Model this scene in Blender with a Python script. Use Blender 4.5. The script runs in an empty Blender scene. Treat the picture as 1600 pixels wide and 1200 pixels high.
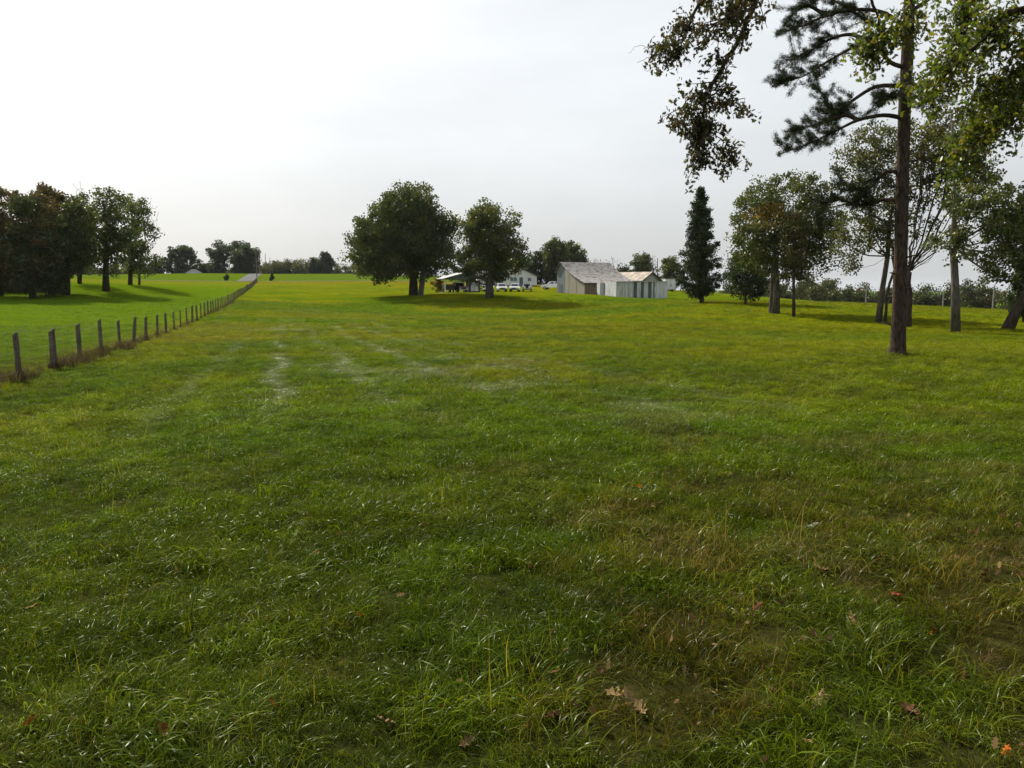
import bpy, math, random
import numpy as np
from mathutils import Vector, Matrix
R = math.radians
scene = bpy.context.scene
# ------------------------------------------------------------------ camera, sky, sun, exposure
F = 1244.0                      # focal length in photo pixels (1600 px wide)
PITCH = math.atan(152.0 / F)    # level line sits at photo row 448
EYE = 1.6
cam_d = bpy.data.cameras.new('camera'); cam = bpy.data.objects.new('camera', cam_d)
scene.collection.objects.link(cam); scene.camera = cam
cam_d.sensor_width = 36.0; cam_d.lens = 36.0 * F / 1600.0
cam_d.clip_start = 0.05; cam_d.clip_end = 6000
cam.location = (0, 0, EYE); cam.rotation_euler = (math.pi / 2 - PITCH, 0, 0)

SUN_AZ, SUN_EL = R(40), R(38)   # sun ahead and to the left
SV = Vector((-math.sin(SUN_AZ) * math.cos(SUN_EL), math.cos(SUN_AZ) * math.cos(SUN_EL), math.sin(SUN_EL)))
sun_d = bpy.data.lights.new('sun', 'SUN'); sun_d.energy = 5.0; sun_d.angle = R(1.6); sun_d.color = (1.0, 0.94, 0.84)
sun = bpy.data.objects.new('sun', sun_d); scene.collection.objects.link(sun)
sun.rotation_euler = (-SV).to_track_quat('-Z', 'Y').to_euler(); sun.location = (0, 0, 60)

world = bpy.data.worlds.new('World'); scene.world = world; world.use_nodes = True
wn, wl = world.node_tree.nodes, world.node_tree.links
wn.clear()
def wnode(t, **k):
    n = wn.new(t)
    for a, b in k.items(): setattr(n, a, b)
    return n
sky = wnode('ShaderNodeTexSky', sky_type='NISHITA', sun_disc=False, sun_elevation=SUN_EL, sun_rotation=-SUN_AZ, dust_density=3.0, air_density=1.0)
tc = wnode('ShaderNodeTexCoord')
dot = wnode('ShaderNodeVectorMath', operation='DOT_PRODUCT'); dot.inputs[1].default_value = SV
wl.new(tc.outputs['Generated'], dot.inputs[0])
mr = wnode('ShaderNodeMapRange'); mr.inputs['From Min'].default_value = -0.6; mr.inputs['From Max'].default_value = 1.0
wl.new(dot.outputs['Value'], mr.inputs['Value'])
pw = wnode('ShaderNodeMath', operation='POWER'); pw.inputs[1].default_value = 8.0
wl.new(mr.outputs[0], pw.inputs[0])
mp = wnode('ShaderNodeMapping'); mp.inputs['Scale'].default_value = (1.2, 1.2, 4.5); mp.inputs['Rotation'].default_value = (0, 0.12, 0.4)
wl.new(tc.outputs['Generated'], mp.inputs['Vector'])
nz = wnode('ShaderNodeTexNoise'); nz.inputs['Scale'].default_value = 1.5; nz.inputs['Detail'].default_value = 7; nz.inputs['Roughness'].default_value = 0.55
wl.new(mp.outputs[0], nz.inputs['Vector'])
nzr = wnode('ShaderNodeMapRange'); nzr.inputs['To Min'].default_value = 0.88; nzr.inputs['To Max'].default_value = 1.13
nzr.inputs['From Min'].default_value = 0.25; nzr.inputs['From Max'].default_value = 0.75
wl.new(nz.outputs['Fac'], nzr.inputs['Value'])
bri = wnode('ShaderNodeMath', operation='MULTIPLY_ADD'); bri.inputs[1].default_value = 2.5
wl.new(pw.outputs[0], bri.inputs[0])
sepz = wnode('ShaderNodeSeparateXYZ'); wl.new(tc.outputs['Generated'], sepz.inputs[0])
elv = wnode('ShaderNodeMapRange'); elv.interpolation_type = 'SMOOTHSTEP'; elv.inputs['From Min'].default_value = -.05; elv.inputs['From Max'].default_value = .36
elv.inputs['To Min'].default_value = 3.8; elv.inputs['To Max'].default_value = 5.7
wl.new(sepz.outputs['Z'], elv.inputs['Value']); wl.new(elv.outputs[0], bri.inputs[2])
bn = wnode('ShaderNodeMath', operation='MULTIPLY'); wl.new(bri.outputs[0], bn.inputs[0]); wl.new(nzr.outputs[0], bn.inputs[1])
ccol = wnode('ShaderNodeVectorMath', operation='SCALE'); ccol.inputs[0].default_value = (0.962, 0.99, 1.008)
wl.new(bn.outputs[0], ccol.inputs['Scale'])
mx = wnode('ShaderNodeMix', data_type='RGBA'); mx.inputs['Factor'].default_value = 0.9
wl.new(sky.outputs[0], mx.inputs[6]); wl.new(ccol.outputs[0], mx.inputs[7])
bg = wnode('ShaderNodeBackground'); bg.inputs['Strength'].default_value = 0.085
wl.new(mx.outputs[2], bg.inputs['Color'])
wo = wnode('ShaderNodeOutputWorld'); wl.new(bg.outputs[0], wo.inputs['Surface'])

vs = scene.view_settings
vs.view_transform = 'Standard'; vs.look = 'None'; vs.gamma = 1.0; vs.use_curve_mapping = False
vs.exposure = 0.92
scene.render.engine = 'CYCLES'
cy = scene.cycles
cy.max_bounces = 5; cy.diffuse_bounces = 3; cy.glossy_bounces = 2; cy.transmission_bounces = 3; cy.volume_bounces = 0; cy.transparent_max_bounces = 4

# ------------------------------------------------------------------ helpers
rng = np.random.default_rng(11)
random.seed(5)
C = scene.collection

def ray(u, v):
    dx, dy = (u - 800) / F, -(v - 600) / F
    return np.array([dx, math.cos(PITCH) + dy * math.sin(PITCH), -math.sin(PITCH) + dy * math.cos(PITCH)])
def P(u, v, D):
    """world point at depth D (metres straight ahead) that sits at photo pixel (u, v)"""
    r = ray(u, v); s = D / r[1]
    return np.array([r[0] * s, D, EYE + r[2] * s])

def vnoise(x, y, scale, seed=0):
    x = np.asarray(x, float) / scale; y = np.asarray(y, float) / scale
    xi = np.floor(x).astype(np.int64); yi = np.floor(y).astype(np.int64)
    fx = x - xi; fy = y - yi; fx = fx * fx * (3 - 2 * fx); fy = fy * fy * (3 - 2 * fy)
    def h(a, b):
        n = (a * 374761393 + b * 668265263 + seed * 974711) & 0x7fffffff
        n = ((n ^ (n >> 13)) * 1274126177) & 0x7fffffff
        return ((n ^ (n >> 16)) & 0xffff) / 65535.0
    return (h(xi, yi) * (1 - fx) + h(xi + 1, yi) * fx) * (1 - fy) + (h(xi, yi + 1) * (1 - fx) + h(xi + 1, yi + 1) * fx) * fy
def fbm(x, y, scale, seed=0, o=3):
    t = 0; a = 1; n = 0
    for k in range(o):
        t = t + a * vnoise(x, y, scale / 2 ** k, seed + k * 17); n += a; a *= 0.5
    return t / n
def sstep(a, b, x):
    t = np.clip((np.asarray(x, float) - a) / (b - a), 0, 1); return t * t * (3 - 2 * t)

# fence line on the plan: X = FX0 + FK * Y
FX0, FK = -6.35, -0.289
def fence_depth(u): return FX0 / ((u - 800) / F - FK)

# ------------------------------------------------------------------ terrain height from surveyed points
pts = [(0, 0, 0), (0, 3, 0), (3, 3, 0), (-3, 3, 0), (0, 10, -.15), (5, 10, -.2), (-5, 10, -.3), (8, 6, -.1), (-9, 5, -.6),
       (0, 25, -.6), (0, 50, -1.15), (11, 17.2, -.3), (0, 80, -1.5), (16, 40, -1.1),
       (0, -40, 0), (60, -30, -1), (-60, -30, -1), (-90, 30, -1.5), (90, 30, -3.5), (0, -200, -2), (250, 0, -8), (-250, 0, 0), (-300, 200, 2), (260, 260, -11), (120, 260, -6.5), (40, 300, 0), (0, 520, 1), (-200, 520, 2), (200, 520, -10), (-300, 400, 3), (150, -200, -5), (-150, -200, -2)]
for u, v in ((25, 597), (123, 563), (186, 545), (260, 522), (330, 490), (357, 476.5), (370, 469), (382, 460.5), (393, 452), (400, 445.5), (405, 440.5)):
    pts.append(tuple(P(u, v, fence_depth(u))))
for a in ((170, 455, 110), (10, 465, 98), (208, 445, 128), (375, 440, 228), (480, 440, 226), (550, 440, 222), (230, 428, 310), (340, 427, 330), (430, 428, 330), (550, 428, 330), (640, 430, 320),
          (650, 461, 130), (765, 465, 118), (720, 457, 145), (700, 484, 108), (600, 483, 109), (810, 483, 107), (825, 456, 160), (815, 447, 205), (905, 459, 138), (985, 464.5, 127), (1042, 455, 168), (1093, 473, 92), (1210, 490, 70), (1370, 505, 60),
          (1492, 520, 50), (1575, 515, 53), (1402, 555, 22), (1050, 453.5, 190), (1300, 473, 160), (1590, 490, 140), (880, 446, 230), (1000, 511, 52), (1150, 545, 26)):
    pts.append(tuple(P(*a)))
pts = np.array(pts, float)
def _phi(d2): return 0.5 * d2 * np.log(d2 + 1e-9)
_n = len(pts); SC = 100.0
_xy = pts[:, :2] / SC
_K = _phi(((_xy[:, None] - _xy[None]) ** 2).sum(-1)) + np.eye(_n) * 2e-4
_Pm = np.hstack([np.ones((_n, 1)), _xy])
_A = np.block([[_K, _Pm], [_Pm.T, np.zeros((3, 3))]])
_w = np.linalg.solve(_A, np.concatenate([pts[:, 2], np.zeros(3)]))
def height(x, y):
    x = np.atleast_1d(np.asarray(x, float)); y = np.atleast_1d(np.asarray(y, float))
    r = np.hypot(x, y); k = np.minimum(1, 480 / np.maximum(r, 1e-6)); xs, ys = x * k, y * k
    q = np.stack([xs, ys], -1) / SC
    out = np.empty(len(q))
    for i in range(0, len(q), 20000):
        b = q[i:i + 20000]
        d2 = ((b[:, None] - _xy[None]) ** 2).sum(-1)
        out[i:i + 20000] = _phi(d2) @ _w[:_n] + _w[_n] + b @ _w[_n + 1:]
    near = 1 - sstep(40, 140, r)
    out += near * ((fbm(x, y, 2.6, 3) - .5) * .10 + (fbm(x, y, .7, 8, 2) - .5) * .035)
    out -= sstep(480, 2500, r) * 14
    return out
def gz(x, y): return float(height([x], [y])[0])
def ground(u, v, d0=1.5, d1=400):
    """first ground point seen at a photo pixel"""
    D = np.geomspace(d0, d1, 500); r = ray(u, v)
    X = r[0] * D / r[1]; Z = EYE + r[2] * D / r[1]
    hit = np.nonzero(Z <= height(X, D))[0]
    i = hit[0] if len(hit) else -1
    return np.array([X[i], D[i], gz(X[i], D[i])])

# ------------------------------------------------------------------ materials
def new_mat(name):
    m = bpy.data.materials.new(name); m.use_nodes = True
    return m, m.node_tree.nodes, m.node_tree.links, m.node_tree.nodes['Principled BSDF']
def mat_noise(name, c1, c2, scale=3, rough=.8, bump=.0, detail=6, stretch=(1, 1, 1), metal=0, lo=.35, hi=.65, spec=.3):
    if rough >= .7: spec = 0.0
    m, n, l, b = new_mat(name)
    t = n.new('ShaderNodeTexCoord'); mp = n.new('ShaderNodeMapping'); mp.inputs['Scale'].default_value = stretch
    z = n.new('ShaderNodeTexNoise'); z.inputs['Scale'].default_value = scale; z.inputs['Detail'].default_value = detail
    z.inputs['Roughness'].default_value = .65
    r = n.new('ShaderNodeValToRGB'); r.color_ramp.elements[0].color = (*c1, 1); r.color_ramp.elements[1].color = (*c2, 1)
    r.color_ramp.elements[0].position = lo; r.color_ramp.elements[1].position = hi
    l.new(t.outputs['Object'], mp.inputs[0]); l.new(mp.outputs[0], z.inputs['Vector']); l.new(z.outputs['Fac'], r.inputs[0]); l.new(r.outputs[0], b.inputs['Base Color'])
    b.inputs['Roughness'].default_value = rough; b.inputs['Metallic'].default_value = metal; b.inputs['Specular IOR Level'].default_value = spec
    if bump:
        bp = n.new('ShaderNodeBump'); bp.inputs['Strength'].default_value = bump; bp.inputs['Distance'].default_value = .03
        l.new(z.outputs['Fac'], bp.inputs['Height']); l.new(bp.outputs[0], b.inputs['Normal'])
    return m
def leaf_shader(n, l, col_out, trans, boost, gloss, rough, gloss_in=None):
    for q in list(n):
        if q.type == 'BSDF_PRINCIPLED': n.remove(q)
    d = n.new('ShaderNodeBsdfDiffuse'); l.new(col_out, d.inputs['Color'])
    mu = n.new('ShaderNodeVectorMath'); mu.operation = 'MULTIPLY'; mu.inputs[1].default_value = boost; l.new(col_out, mu.inputs[0])
    tr = n.new('ShaderNodeBsdfTranslucent'); l.new(mu.outputs[0], tr.inputs['Color'])
    ms = n.new('ShaderNodeMixShader'); ms.inputs[0].default_value = trans; l.new(d.outputs[0], ms.inputs[1]); l.new(tr.outputs[0], ms.inputs[2])
    gl = n.new('ShaderNodeBsdfGlossy'); gl.inputs['Roughness'].default_value = rough; gl.inputs['Color'].default_value = (.95, 1, .85, 1)
    m2 = n.new('ShaderNodeMixShader'); m2.inputs[0].default_value = gloss; l.new(ms.outputs[0], m2.inputs[1]); l.new(gl.outputs[0], m2.inputs[2])
    if gloss_in is not None: l.new(gloss_in, m2.inputs[0])
    l.new(m2.outputs[0], n['Material Output'].inputs['Surface'])
def mat_leaf(name, trans=.42, gloss=.025, boost=(1.4, 1.45, .8)):
    m, n, l, b = new_mat(name)
    a = n.new('ShaderNodeAttribute'); a.attribute_name = 'col'
    leaf_shader(n, l, a.outputs['Color'], trans, boost, gloss, .4)
    return m
M = {}
M['leaf'] = mat_leaf('leaf', .40)
M['leaf_near'] = mat_leaf('leaf_near', .5, boost=(1.9, 1.9, .7))
M['needle'] = mat_leaf('needle', .12, .02)
M['dead'] = mat_leaf('dead_leaf', .2, .0)
M['bark'] = mat_noise('bark', (.025, .02, .015), (.075, .06, .048), 9, .95, .8, stretch=(1, 1, .25))
M['bark_grey'] = mat_noise('bark_grey', (.045, .04, .033), (.125, .112, .098), 8, .95, .8, stretch=(1, 1, .3))
M['bark_pine'] = mat_noise('bark_pine', (.02, .016, .013), (.075, .055, .043), 16, .95, 1.0, stretch=(1, 1, .35))
M['post'] = mat_noise('post', (.045, .037, .03), (.14, .12, .10), 6, .95, .6, stretch=(6, 6, .6))
M['wire'] = mat_noise('wire', (.07, .06, .055), (.16, .13, .11), 5, .6, metal=.6)
M['white'] = mat_noise('white_paint', (.42, .43, .43), (.6, .61, .61), 1.2, .6, stretch=(1, 1, .5))
M['white_panel'] = mat_noise('white_panel', (.2, .205, .21), (.52, .53, .54), 2.2, .55, .05, stretch=(3, 3, .25))
M['siding'] = mat_noise('white_siding', (.46, .47, .48), (.56, .57, .57), .8, .6)
M['dark'] = mat_noise('dark_interior', (.012, .012, .012), (.03, .029, .027), 3, .9)
M['dark_blue'] = mat_noise('weathered_dark_steel', (.05, .06, .065), (.1, .115, .12), 3, .6, stretch=(3, 3, .3))
M['roof_rust'] = mat_noise('rusty_roof_sheet', (.085, .065, .05), (.245, .235, .22), 1.5, .55, .1, stretch=(1, 1, 1), metal=.15, lo=.36, hi=.56)
M['roof_tan'] = mat_noise('tan_roof_sheet', (.14, .095, .055), (.32, .28, .23), 1.1, .6, .1, lo=.35, hi=.66)
M['roof_dark'] = mat_noise('shingle', (.09, .085, .08), (.17, .16, .155), 5, .9, .3)
M['roof_white'] = mat_noise('pale_roof', (.3, .3, .3), (.42, .42, .415), 2, .7)
M['barn_grey'] = mat_noise('blue_grey_siding', (.11, .128, .138), (.2, .22, .225), 2.2, .7, stretch=(4, 4, .3))
M['barn_tan'] = mat_noise('tan_siding', (.22, .205, .17), (.32, .30, .255), 2.2, .7, stretch=(4, 4, .3))
M['barn_wood'] = mat_noise('weathered_board', (.09, .07, .05), (.22, .18, .13), 3, .9, .4, stretch=(5, 5, .4))
M['gable_grey'] = mat_noise('grey_gable', (.24, .235, .22), (.34, .33, .31), 2, .8)
M['brick'] = mat_noise('chimney_brick', (.2, .09, .06), (.33, .17, .12), 6, .9)
M['glass'] = mat_noise('window_glass', (.015, .02, .022), (.03, .04, .042), 1, .08, spec=.6)
M['teal'] = mat_noise('teal_curtain_glass', (.05, .1, .1), (.08, .15, .15), 2, .15, spec=.5)
M['car_white'] = mat_noise('white_car_paint', (.62, .63, .64), (.74, .75, .76), .7, .25, spec=.5)
M['car_dark'] = mat_noise('dark_red_paint', (.03, .006, .006), (.055, .012, .01), .7, .3, spec=.5)
M['car_black'] = mat_noise('black_paint', (.012, .012, .013), (.022, .022, .023), .7, .35, spec=.4)
M['tyre'] = mat_noise('tyre_rubber', (.014, .014, .014), (.028, .027, .026), 6, .9)
M['rim'] = mat_noise('wheel_rim', (.3, .3, .3), (.45, .45, .45), 4, .4, metal=.7)
M['lamp'] = mat_noise('headlight_glass', (.5, .5, .48), (.65, .65, .62), 4, .15)
M['red'] = mat_noise('red_tail_light', (.35, .02, .015), (.5, .03, .02), 4, .3)
M['chrome'] = mat_noise('chrome', (.25, .25, .25), (.4, .4, .4), 4, .35, metal=.9)
M['gravel'] = mat_noise('gravel', (.085, .083, .082), (.14, .137, .133), 1.2, .95, .3, detail=10)
M['pole'] = mat_noise('pale_pole', (.13, .125, .12), (.22, .21, .2), 5, .9)
M['pole_dark'] = mat_noise('creosote_pole', (.08, .07, .06), (.17, .15, .13), 5, .9)
M['soil'] = mat_noise('soil_floor', (.1, .08, .06), (.2, .17, .13), 3, .95)

# ------------------------------------------------------------------ mesh helpers
class MB:
    def __init__(s): s.v = []; s.f = []
    def quad_box(s, p):   # 8 points: bottom ring then top ring
        o = len(s.v); s.v += [tuple(q) for q in p]
        s.f += [(o, o+3, o+2, o+1), (o+4, o+5, o+6, o+7)] + [(o+i, o+(i+1) % 4, o+4+(i+1) % 4, o+4+i) for i in range(4)]
        return s
    def box(s, x0, x1, y0, y1, z0, z1):
        return s.quad_box([(x0, y0, z0), (x1, y0, z0), (x1, y1, z0), (x0, y1, z0), (x0, y0, z1), (x1, y0, z1), (x1, y1, z1), (x0, y1, z1)])
    def prism(s, prof, axis, a, b):
        """closed outline prof extruded from a to b along axis ('x': prof=(y,z), 'y': prof=(x,z))"""
        o = len(s.v); n = len(prof)
        for t in (a, b):
            for p in prof: s.v.append((t, p[0], p[1]) if axis == 'x' else (p[0], t, p[1]))
        s.f += [tuple(range(o, o+n))[::-1], tuple(range(o+n, o+2*n))] + [(o+i, o+(i+1) % n, o+n+(i+1) % n, o+n+i) for i in range(n)]
        return s
    def cyl(s, c, axis, r, h, n=12):
        o = len(s.v)
        for t in (-h/2, h/2):
            for i in range(n):
                a = 2*math.pi*i/n; p = [0, 0, 0]; k = 'xyz'.index(axis)
                p[k] = t; p[(k+1) % 3] = r*math.cos(a); p[(k+2) % 3] = r*math.sin(a)
                s.v.append((c[0]+p[0], c[1]+p[1], c[2]+p[2]))
        s.f += [tuple(range(o, o+n))[::-1], tuple(range(o+n, o+2*n))] + [(o+i, o+(i+1) % n, o+n+(i+1) % n, o+n+i) for i in range(n)]
        return s
    def tube(s, pts, rad, n=7, cap=True):
        pts = [np.asarray(p, float) for p in pts]; o = len(s.v)
        for i, p in enumerate(pts):
            d = pts[min(i+1, len(pts)-1)] - pts[max(i-1, 0)]; d = d / (np.linalg.norm(d) + 1e-9)
            a = np.cross(d, (0, 1, 0) if abs(d[1]) < .9 else (1, 0, 0)); a /= np.linalg.norm(a); b = np.cross(d, a)
            for k in range(n):
                t = 2*math.pi*k/n; q = p + rad[i]*(a*math.cos(t) + b*math.sin(t)); s.v.append(tuple(q))
        for i in range(len(pts)-1):
            for k in range(n): s.f.append((o+i*n+k, o+i*n+(k+1) % n, o+(i+1)*n+(k+1) % n, o+(i+1)*n+k))
        if cap: s.f += [tuple(range(o, o+n))[::-1], tuple(range(o+(len(pts)-1)*n, o+len(pts)*n))]
        return s
    def mesh(s, name):
        me = bpy.data.meshes.new(name); me.from_pydata(s.v, [], s.f); me.update(); return me
    def build(s, name, mat, parent=None, smooth=False):
        me = s.mesh(name); me.materials.append(M[mat] if isinstance(mat, str) else mat)
        if smooth: me.polygons.foreach_set('use_smooth', [True]*len(me.polygons))
        o = bpy.data.objects.new(name, me); C.objects.link(o)
        if parent: o.parent = parent
        return o
def fast_mesh(name, v, faces, col=None, smooth=False):
    """v (N,3); faces (K,m) all of one size"""
    me = bpy.data.meshes.new(name); v = np.ascontiguousarray(v, np.float32); f = np.ascontiguousarray(faces, np.int32)
    me.vertices.add(len(v)); me.vertices.foreach_set('co', v.ravel())
    me.loops.add(f.size); me.loops.foreach_set('vertex_index', f.ravel())
    me.polygons.add(len(f)); me.polygons.foreach_set('loop_start', np.arange(0, f.size, f.shape[1], dtype=np.int32))
    me.polygons.foreach_set('loop_total', np.full(len(f), f.shape[1], np.int32))
    if smooth: me.polygons.foreach_set('use_smooth', np.ones(len(f), bool))
    me.update(calc_edges=True)
    if col is not None:
        a = me.attributes.new('col', 'FLOAT_COLOR', 'POINT')
        c = np.ones((len(v), 4), np.float32); c[:, :3] = col; a.data.foreach_set('color', c.ravel())
    return me
def link(name, me, mat, parent=None):
    me.materials.append(M[mat] if isinstance(mat, str) else mat)
    o = bpy.data.objects.new(name, me); C.objects.link(o)
    if parent: o.parent = parent
    return o
def tag(o, label=None, cat=None, group=None, kind=None):
    if label: o['label'] = label
    if cat: o['category'] = cat
    if group: o['group'] = group
    if kind: o['kind'] = kind
    return o
def thing(name, label, cat, loc=(0, 0, 0), rotz=0, group=None):
    o = bpy.data.objects.new(name, None); C.objects.link(o); o.empty_display_size = .3
    o.location = tuple(float(q) for q in loc); o.rotation_euler = (0, 0, rotz)
    return tag(o, label, cat, group)

# ------------------------------------------------------------------ ground colour (sward differences, plus painted sheen and near shade)
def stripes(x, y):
    """swaths flattened by driving along the fence; mask for their painted pale sheen"""
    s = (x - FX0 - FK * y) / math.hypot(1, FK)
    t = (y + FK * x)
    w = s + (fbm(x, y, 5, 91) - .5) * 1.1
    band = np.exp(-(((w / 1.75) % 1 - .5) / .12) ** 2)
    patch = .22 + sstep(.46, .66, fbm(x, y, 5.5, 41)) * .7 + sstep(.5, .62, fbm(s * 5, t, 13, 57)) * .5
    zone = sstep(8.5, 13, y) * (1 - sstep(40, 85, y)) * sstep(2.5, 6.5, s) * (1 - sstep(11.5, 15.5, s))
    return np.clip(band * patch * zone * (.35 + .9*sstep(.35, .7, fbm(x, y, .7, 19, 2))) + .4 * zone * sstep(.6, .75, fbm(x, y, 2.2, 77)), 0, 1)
def litter(x, y):
    r = np.hypot(x, y)
    m = .95*sstep(.38, .68, fbm(x, y, .8, 21) * .75 + .3 * sstep(-1.2, 3.0, x - .12 * y))
    spot = np.exp(-(((x - .45) / .35) ** 2 + ((y - 2.75) / .3) ** 2))
    return np.clip(m * (1 - sstep(4.5, 9, r)) * sstep(-1.2, .6, x) + spot, 0, 1)
def field_color(x, y):
    x = np.asarray(x, float); y = np.asarray(y, float)
    a = fbm(x, y, 9, 1)[:, None]; b = fbm(x, y, 2.3, 5)[:, None]; c = fbm(x, y, 34, 12)[:, None]
    green = np.array([.075, .118, .013]); olive = np.array([.125, .138, .012]); deep = np.array([.045, .088, .014]); brown = np.array([.16, .13, .035])
    r = np.hypot(x, y)[:, None]
    col = green + (olive - green) * sstep(.36, .66, a * .6 + c * .4)
    col = col + (deep - col) * sstep(.5, .75, b) * .6
    col = col + (brown - col) * sstep(.62, .8, fbm(x, y, 5.5, 33))[:, None] * .28
    left = sstep(0, 3, (FX0 + FK * y) - x)[:, None]
    lg = np.array([.082, .138, .014]) + (np.array([.062, .118, .014]) - np.array([.082, .138, .014])) * a
    col = col + (lg - col) * left * .85
    rt = sstep(.12, .42, x / np.maximum(y, 1))[:, None] * sstep(9, 14, r) * (1 - sstep(60, 110, r))
    col = col + (np.array([.125, .15, .012]) - col) * rt * .45
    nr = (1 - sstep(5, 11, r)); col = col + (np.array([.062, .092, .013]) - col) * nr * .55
    # dry verge before the cross road, and the sown field beyond it
    yr = road_y(x)[:, None]; yy = y[:, None]
    fr = sstep(150, 215, yy) * (1 - sstep(-1, 3, yy - yr)); col = col + (np.array([.15, .14, .03]) - col) * fr * .5
    vg = np.exp(-((yy - (yr - 9)) / 7.0) ** 2) * sstep(.25, .6, fbm(x, y, 26, 71))[:, None]; col = col + (np.array([.15, .10, .045]) - col) * vg * .75
    bl = sstep(3, 8, yy - yr); far = np.array([.07, .115, .036]) + (np.array([.075, .115, .02]) - np.array([.07, .115, .036])) * sstep(-60, -95, x)[:, None]
    col = col + (far - col) * bl * .8
    col = col + (np.array([.11, .078, .036]) - col) * litter(x, y)[:, None] * .45
    return col * np.array([.85, .83, .2]) * (1 - .2*(1 - sstep(3.5, 12, r)))  # last factor darkens the near grass, foreground shade put into its colour
def road_y(x): return 229.5 - .035 * (np.asarray(x, float) + 75)

# ------------------------------------------------------------------ the ground sheet
def polar_grid():
    ang = np.concatenate([np.linspace(-44, 44, 341), np.linspace(44, 316, 70)[1:-1]]); ang = np.radians(ang)
    rad = np.concatenate([[.0], np.geomspace(.35, 420, 330), np.geomspace(420, 5000, 26)[1:]])
    A, Rr = np.meshgrid(ang, rad[1:], indexing='xy')
    x = (Rr * np.sin(A)).ravel(); y = (Rr * np.cos(A)).ravel()
    na, nr = len(ang), len(rad) - 1
    i = np.arange(nr - 1)[:, None] * na; j = np.arange(na)[None]; jn = (j + 1) % na
    f = np.stack([i + j, i + na + j, i + na + jn, i + jn], -1).reshape(-1, 4)
    x = np.append(x, 0); y = np.append(y, 0)
    return x, y, f, na, len(x) - 1
gx, gy, gf, na, centre = polar_grid()
gzv = height(gx, gy)
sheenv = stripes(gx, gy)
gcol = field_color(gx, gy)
th_ = (1 - sstep(14, 70, np.hypot(gx, gy)))[:, None]; gcol = gcol + (np.array([.022, .021, .009]) - gcol)*th_*.8   # matted thatch and soil, with the shade between blades painted in
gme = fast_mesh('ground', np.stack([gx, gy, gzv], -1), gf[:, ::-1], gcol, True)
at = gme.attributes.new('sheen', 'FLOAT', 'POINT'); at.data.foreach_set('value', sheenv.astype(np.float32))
m, n, l, b = new_mat('meadow')
a = n.new('ShaderNodeAttribute'); a.attribute_name = 'col'
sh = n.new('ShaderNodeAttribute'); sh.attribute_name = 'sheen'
t = n.new('ShaderNodeTexCoord')
z1 = n.new('ShaderNodeTexNoise'); z1.inputs['Scale'].default_value = 9; z1.inputs['Detail'].default_value = 8; z1.inputs['Roughness'].default_value = .7
z2 = n.new('ShaderNodeTexNoise'); z2.inputs['Scale'].default_value = .9; z2.inputs['Detail'].default_value = 6
l.new(t.outputs['Object'], z1.inputs['Vector']); l.new(t.outputs['Object'], z2.inputs['Vector'])
q1 = n.new('ShaderNodeMapRange'); q1.inputs['From Min'].default_value = .3; q1.inputs['From Max'].default_value = .7; q1.inputs['To Min'].default_value = .5; q1.inputs['To Max'].default_value = 1.4
l.new(z1.outputs['Fac'], q1.inputs['Value'])
q2 = n.new('ShaderNodeMapRange'); q2.inputs['From Min'].default_value = .3; q2.inputs['From Max'].default_value = .7; q2.inputs['To Min'].default_value = .78; q2.inputs['To Max'].default_value = 1.15
l.new(z2.outputs['Fac'], q2.inputs['Value'])
mm = n.new('ShaderNodeMath'); mm.operation = 'MULTIPLY'; l.new(q1.outputs[0], mm.inputs[0]); l.new(q2.outputs[0], mm.inputs[1])
vm = n.new('ShaderNodeVectorMath'); vm.operation = 'SCALE'; l.new(a.outputs['Color'], vm.inputs[0]); l.new(mm.outputs[0], vm.inputs['Scale'])
mc = n.new('ShaderNodeMix'); mc.data_type = 'RGBA'; l.new(vm.outputs[0], mc.inputs[6]); mc.inputs[7].default_value = (.2, .22, .13, 1)  # pale tint paints the sheen streaks into the ground colour
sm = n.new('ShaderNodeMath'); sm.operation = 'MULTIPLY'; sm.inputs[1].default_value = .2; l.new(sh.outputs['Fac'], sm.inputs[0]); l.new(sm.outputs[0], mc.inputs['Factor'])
n.remove(b); b = n.new('ShaderNodeBsdfDiffuse'); l.new(mc.outputs[2], b.inputs['Color']); l.new(b.outputs[0], n['Material Output'].inputs['Surface'])
bp = n.new('ShaderNodeBump'); bp.inputs['Strength'].default_value = .9; bp.inputs['Distance'].default_value = .06
l.new(z1.outputs['Fac'], bp.inputs['Height']); l.new(bp.outputs[0], b.inputs['Normal'])
M['meadow'] = m
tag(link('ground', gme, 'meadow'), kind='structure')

def strip(name, path, widths, mat, dz=.05, cols=5):
    """ribbon laid on the ground along a plan path"""
    path = np.array(path, float); v = []; f = []
    for i, p in enumerate(path):
        d = path[min(i+1, len(path)-1)] - path[max(i-1, 0)]; d /= np.linalg.norm(d); nrm = np.array([-d[1], d[0]])
        for k in range(cols): v.append(p + nrm * widths[i] * (k/(cols-1) - .5))
    v = np.array(v); z = height(v[:, 0], v[:, 1]) + dz
    for i in range(len(path)-1):
        for k in range(cols-1): f.append((i*cols+k, i*cols+k+1, (i+1)*cols+k+1, (i+1)*cols+k))
    o = link(name, fast_mesh(name, np.column_stack([v, z]), np.array(f)[:, ::-1], None, True), mat)
    return tag(o, kind='structure')
xs = np.linspace(-110, 10, 60)
strip('road', np.column_stack([xs, road_y(xs)]), [2.6]*60, 'gravel', .05)
dp = []
for k in range(30):
    tt = k/29; D = 231.5 + tt*108; u = 386 + (409.5-386)*tt**.8; dp.append(((u-800)/F*D, D))
strip('driveway', dp, [4.6]*30, 'gravel', .06)

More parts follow.
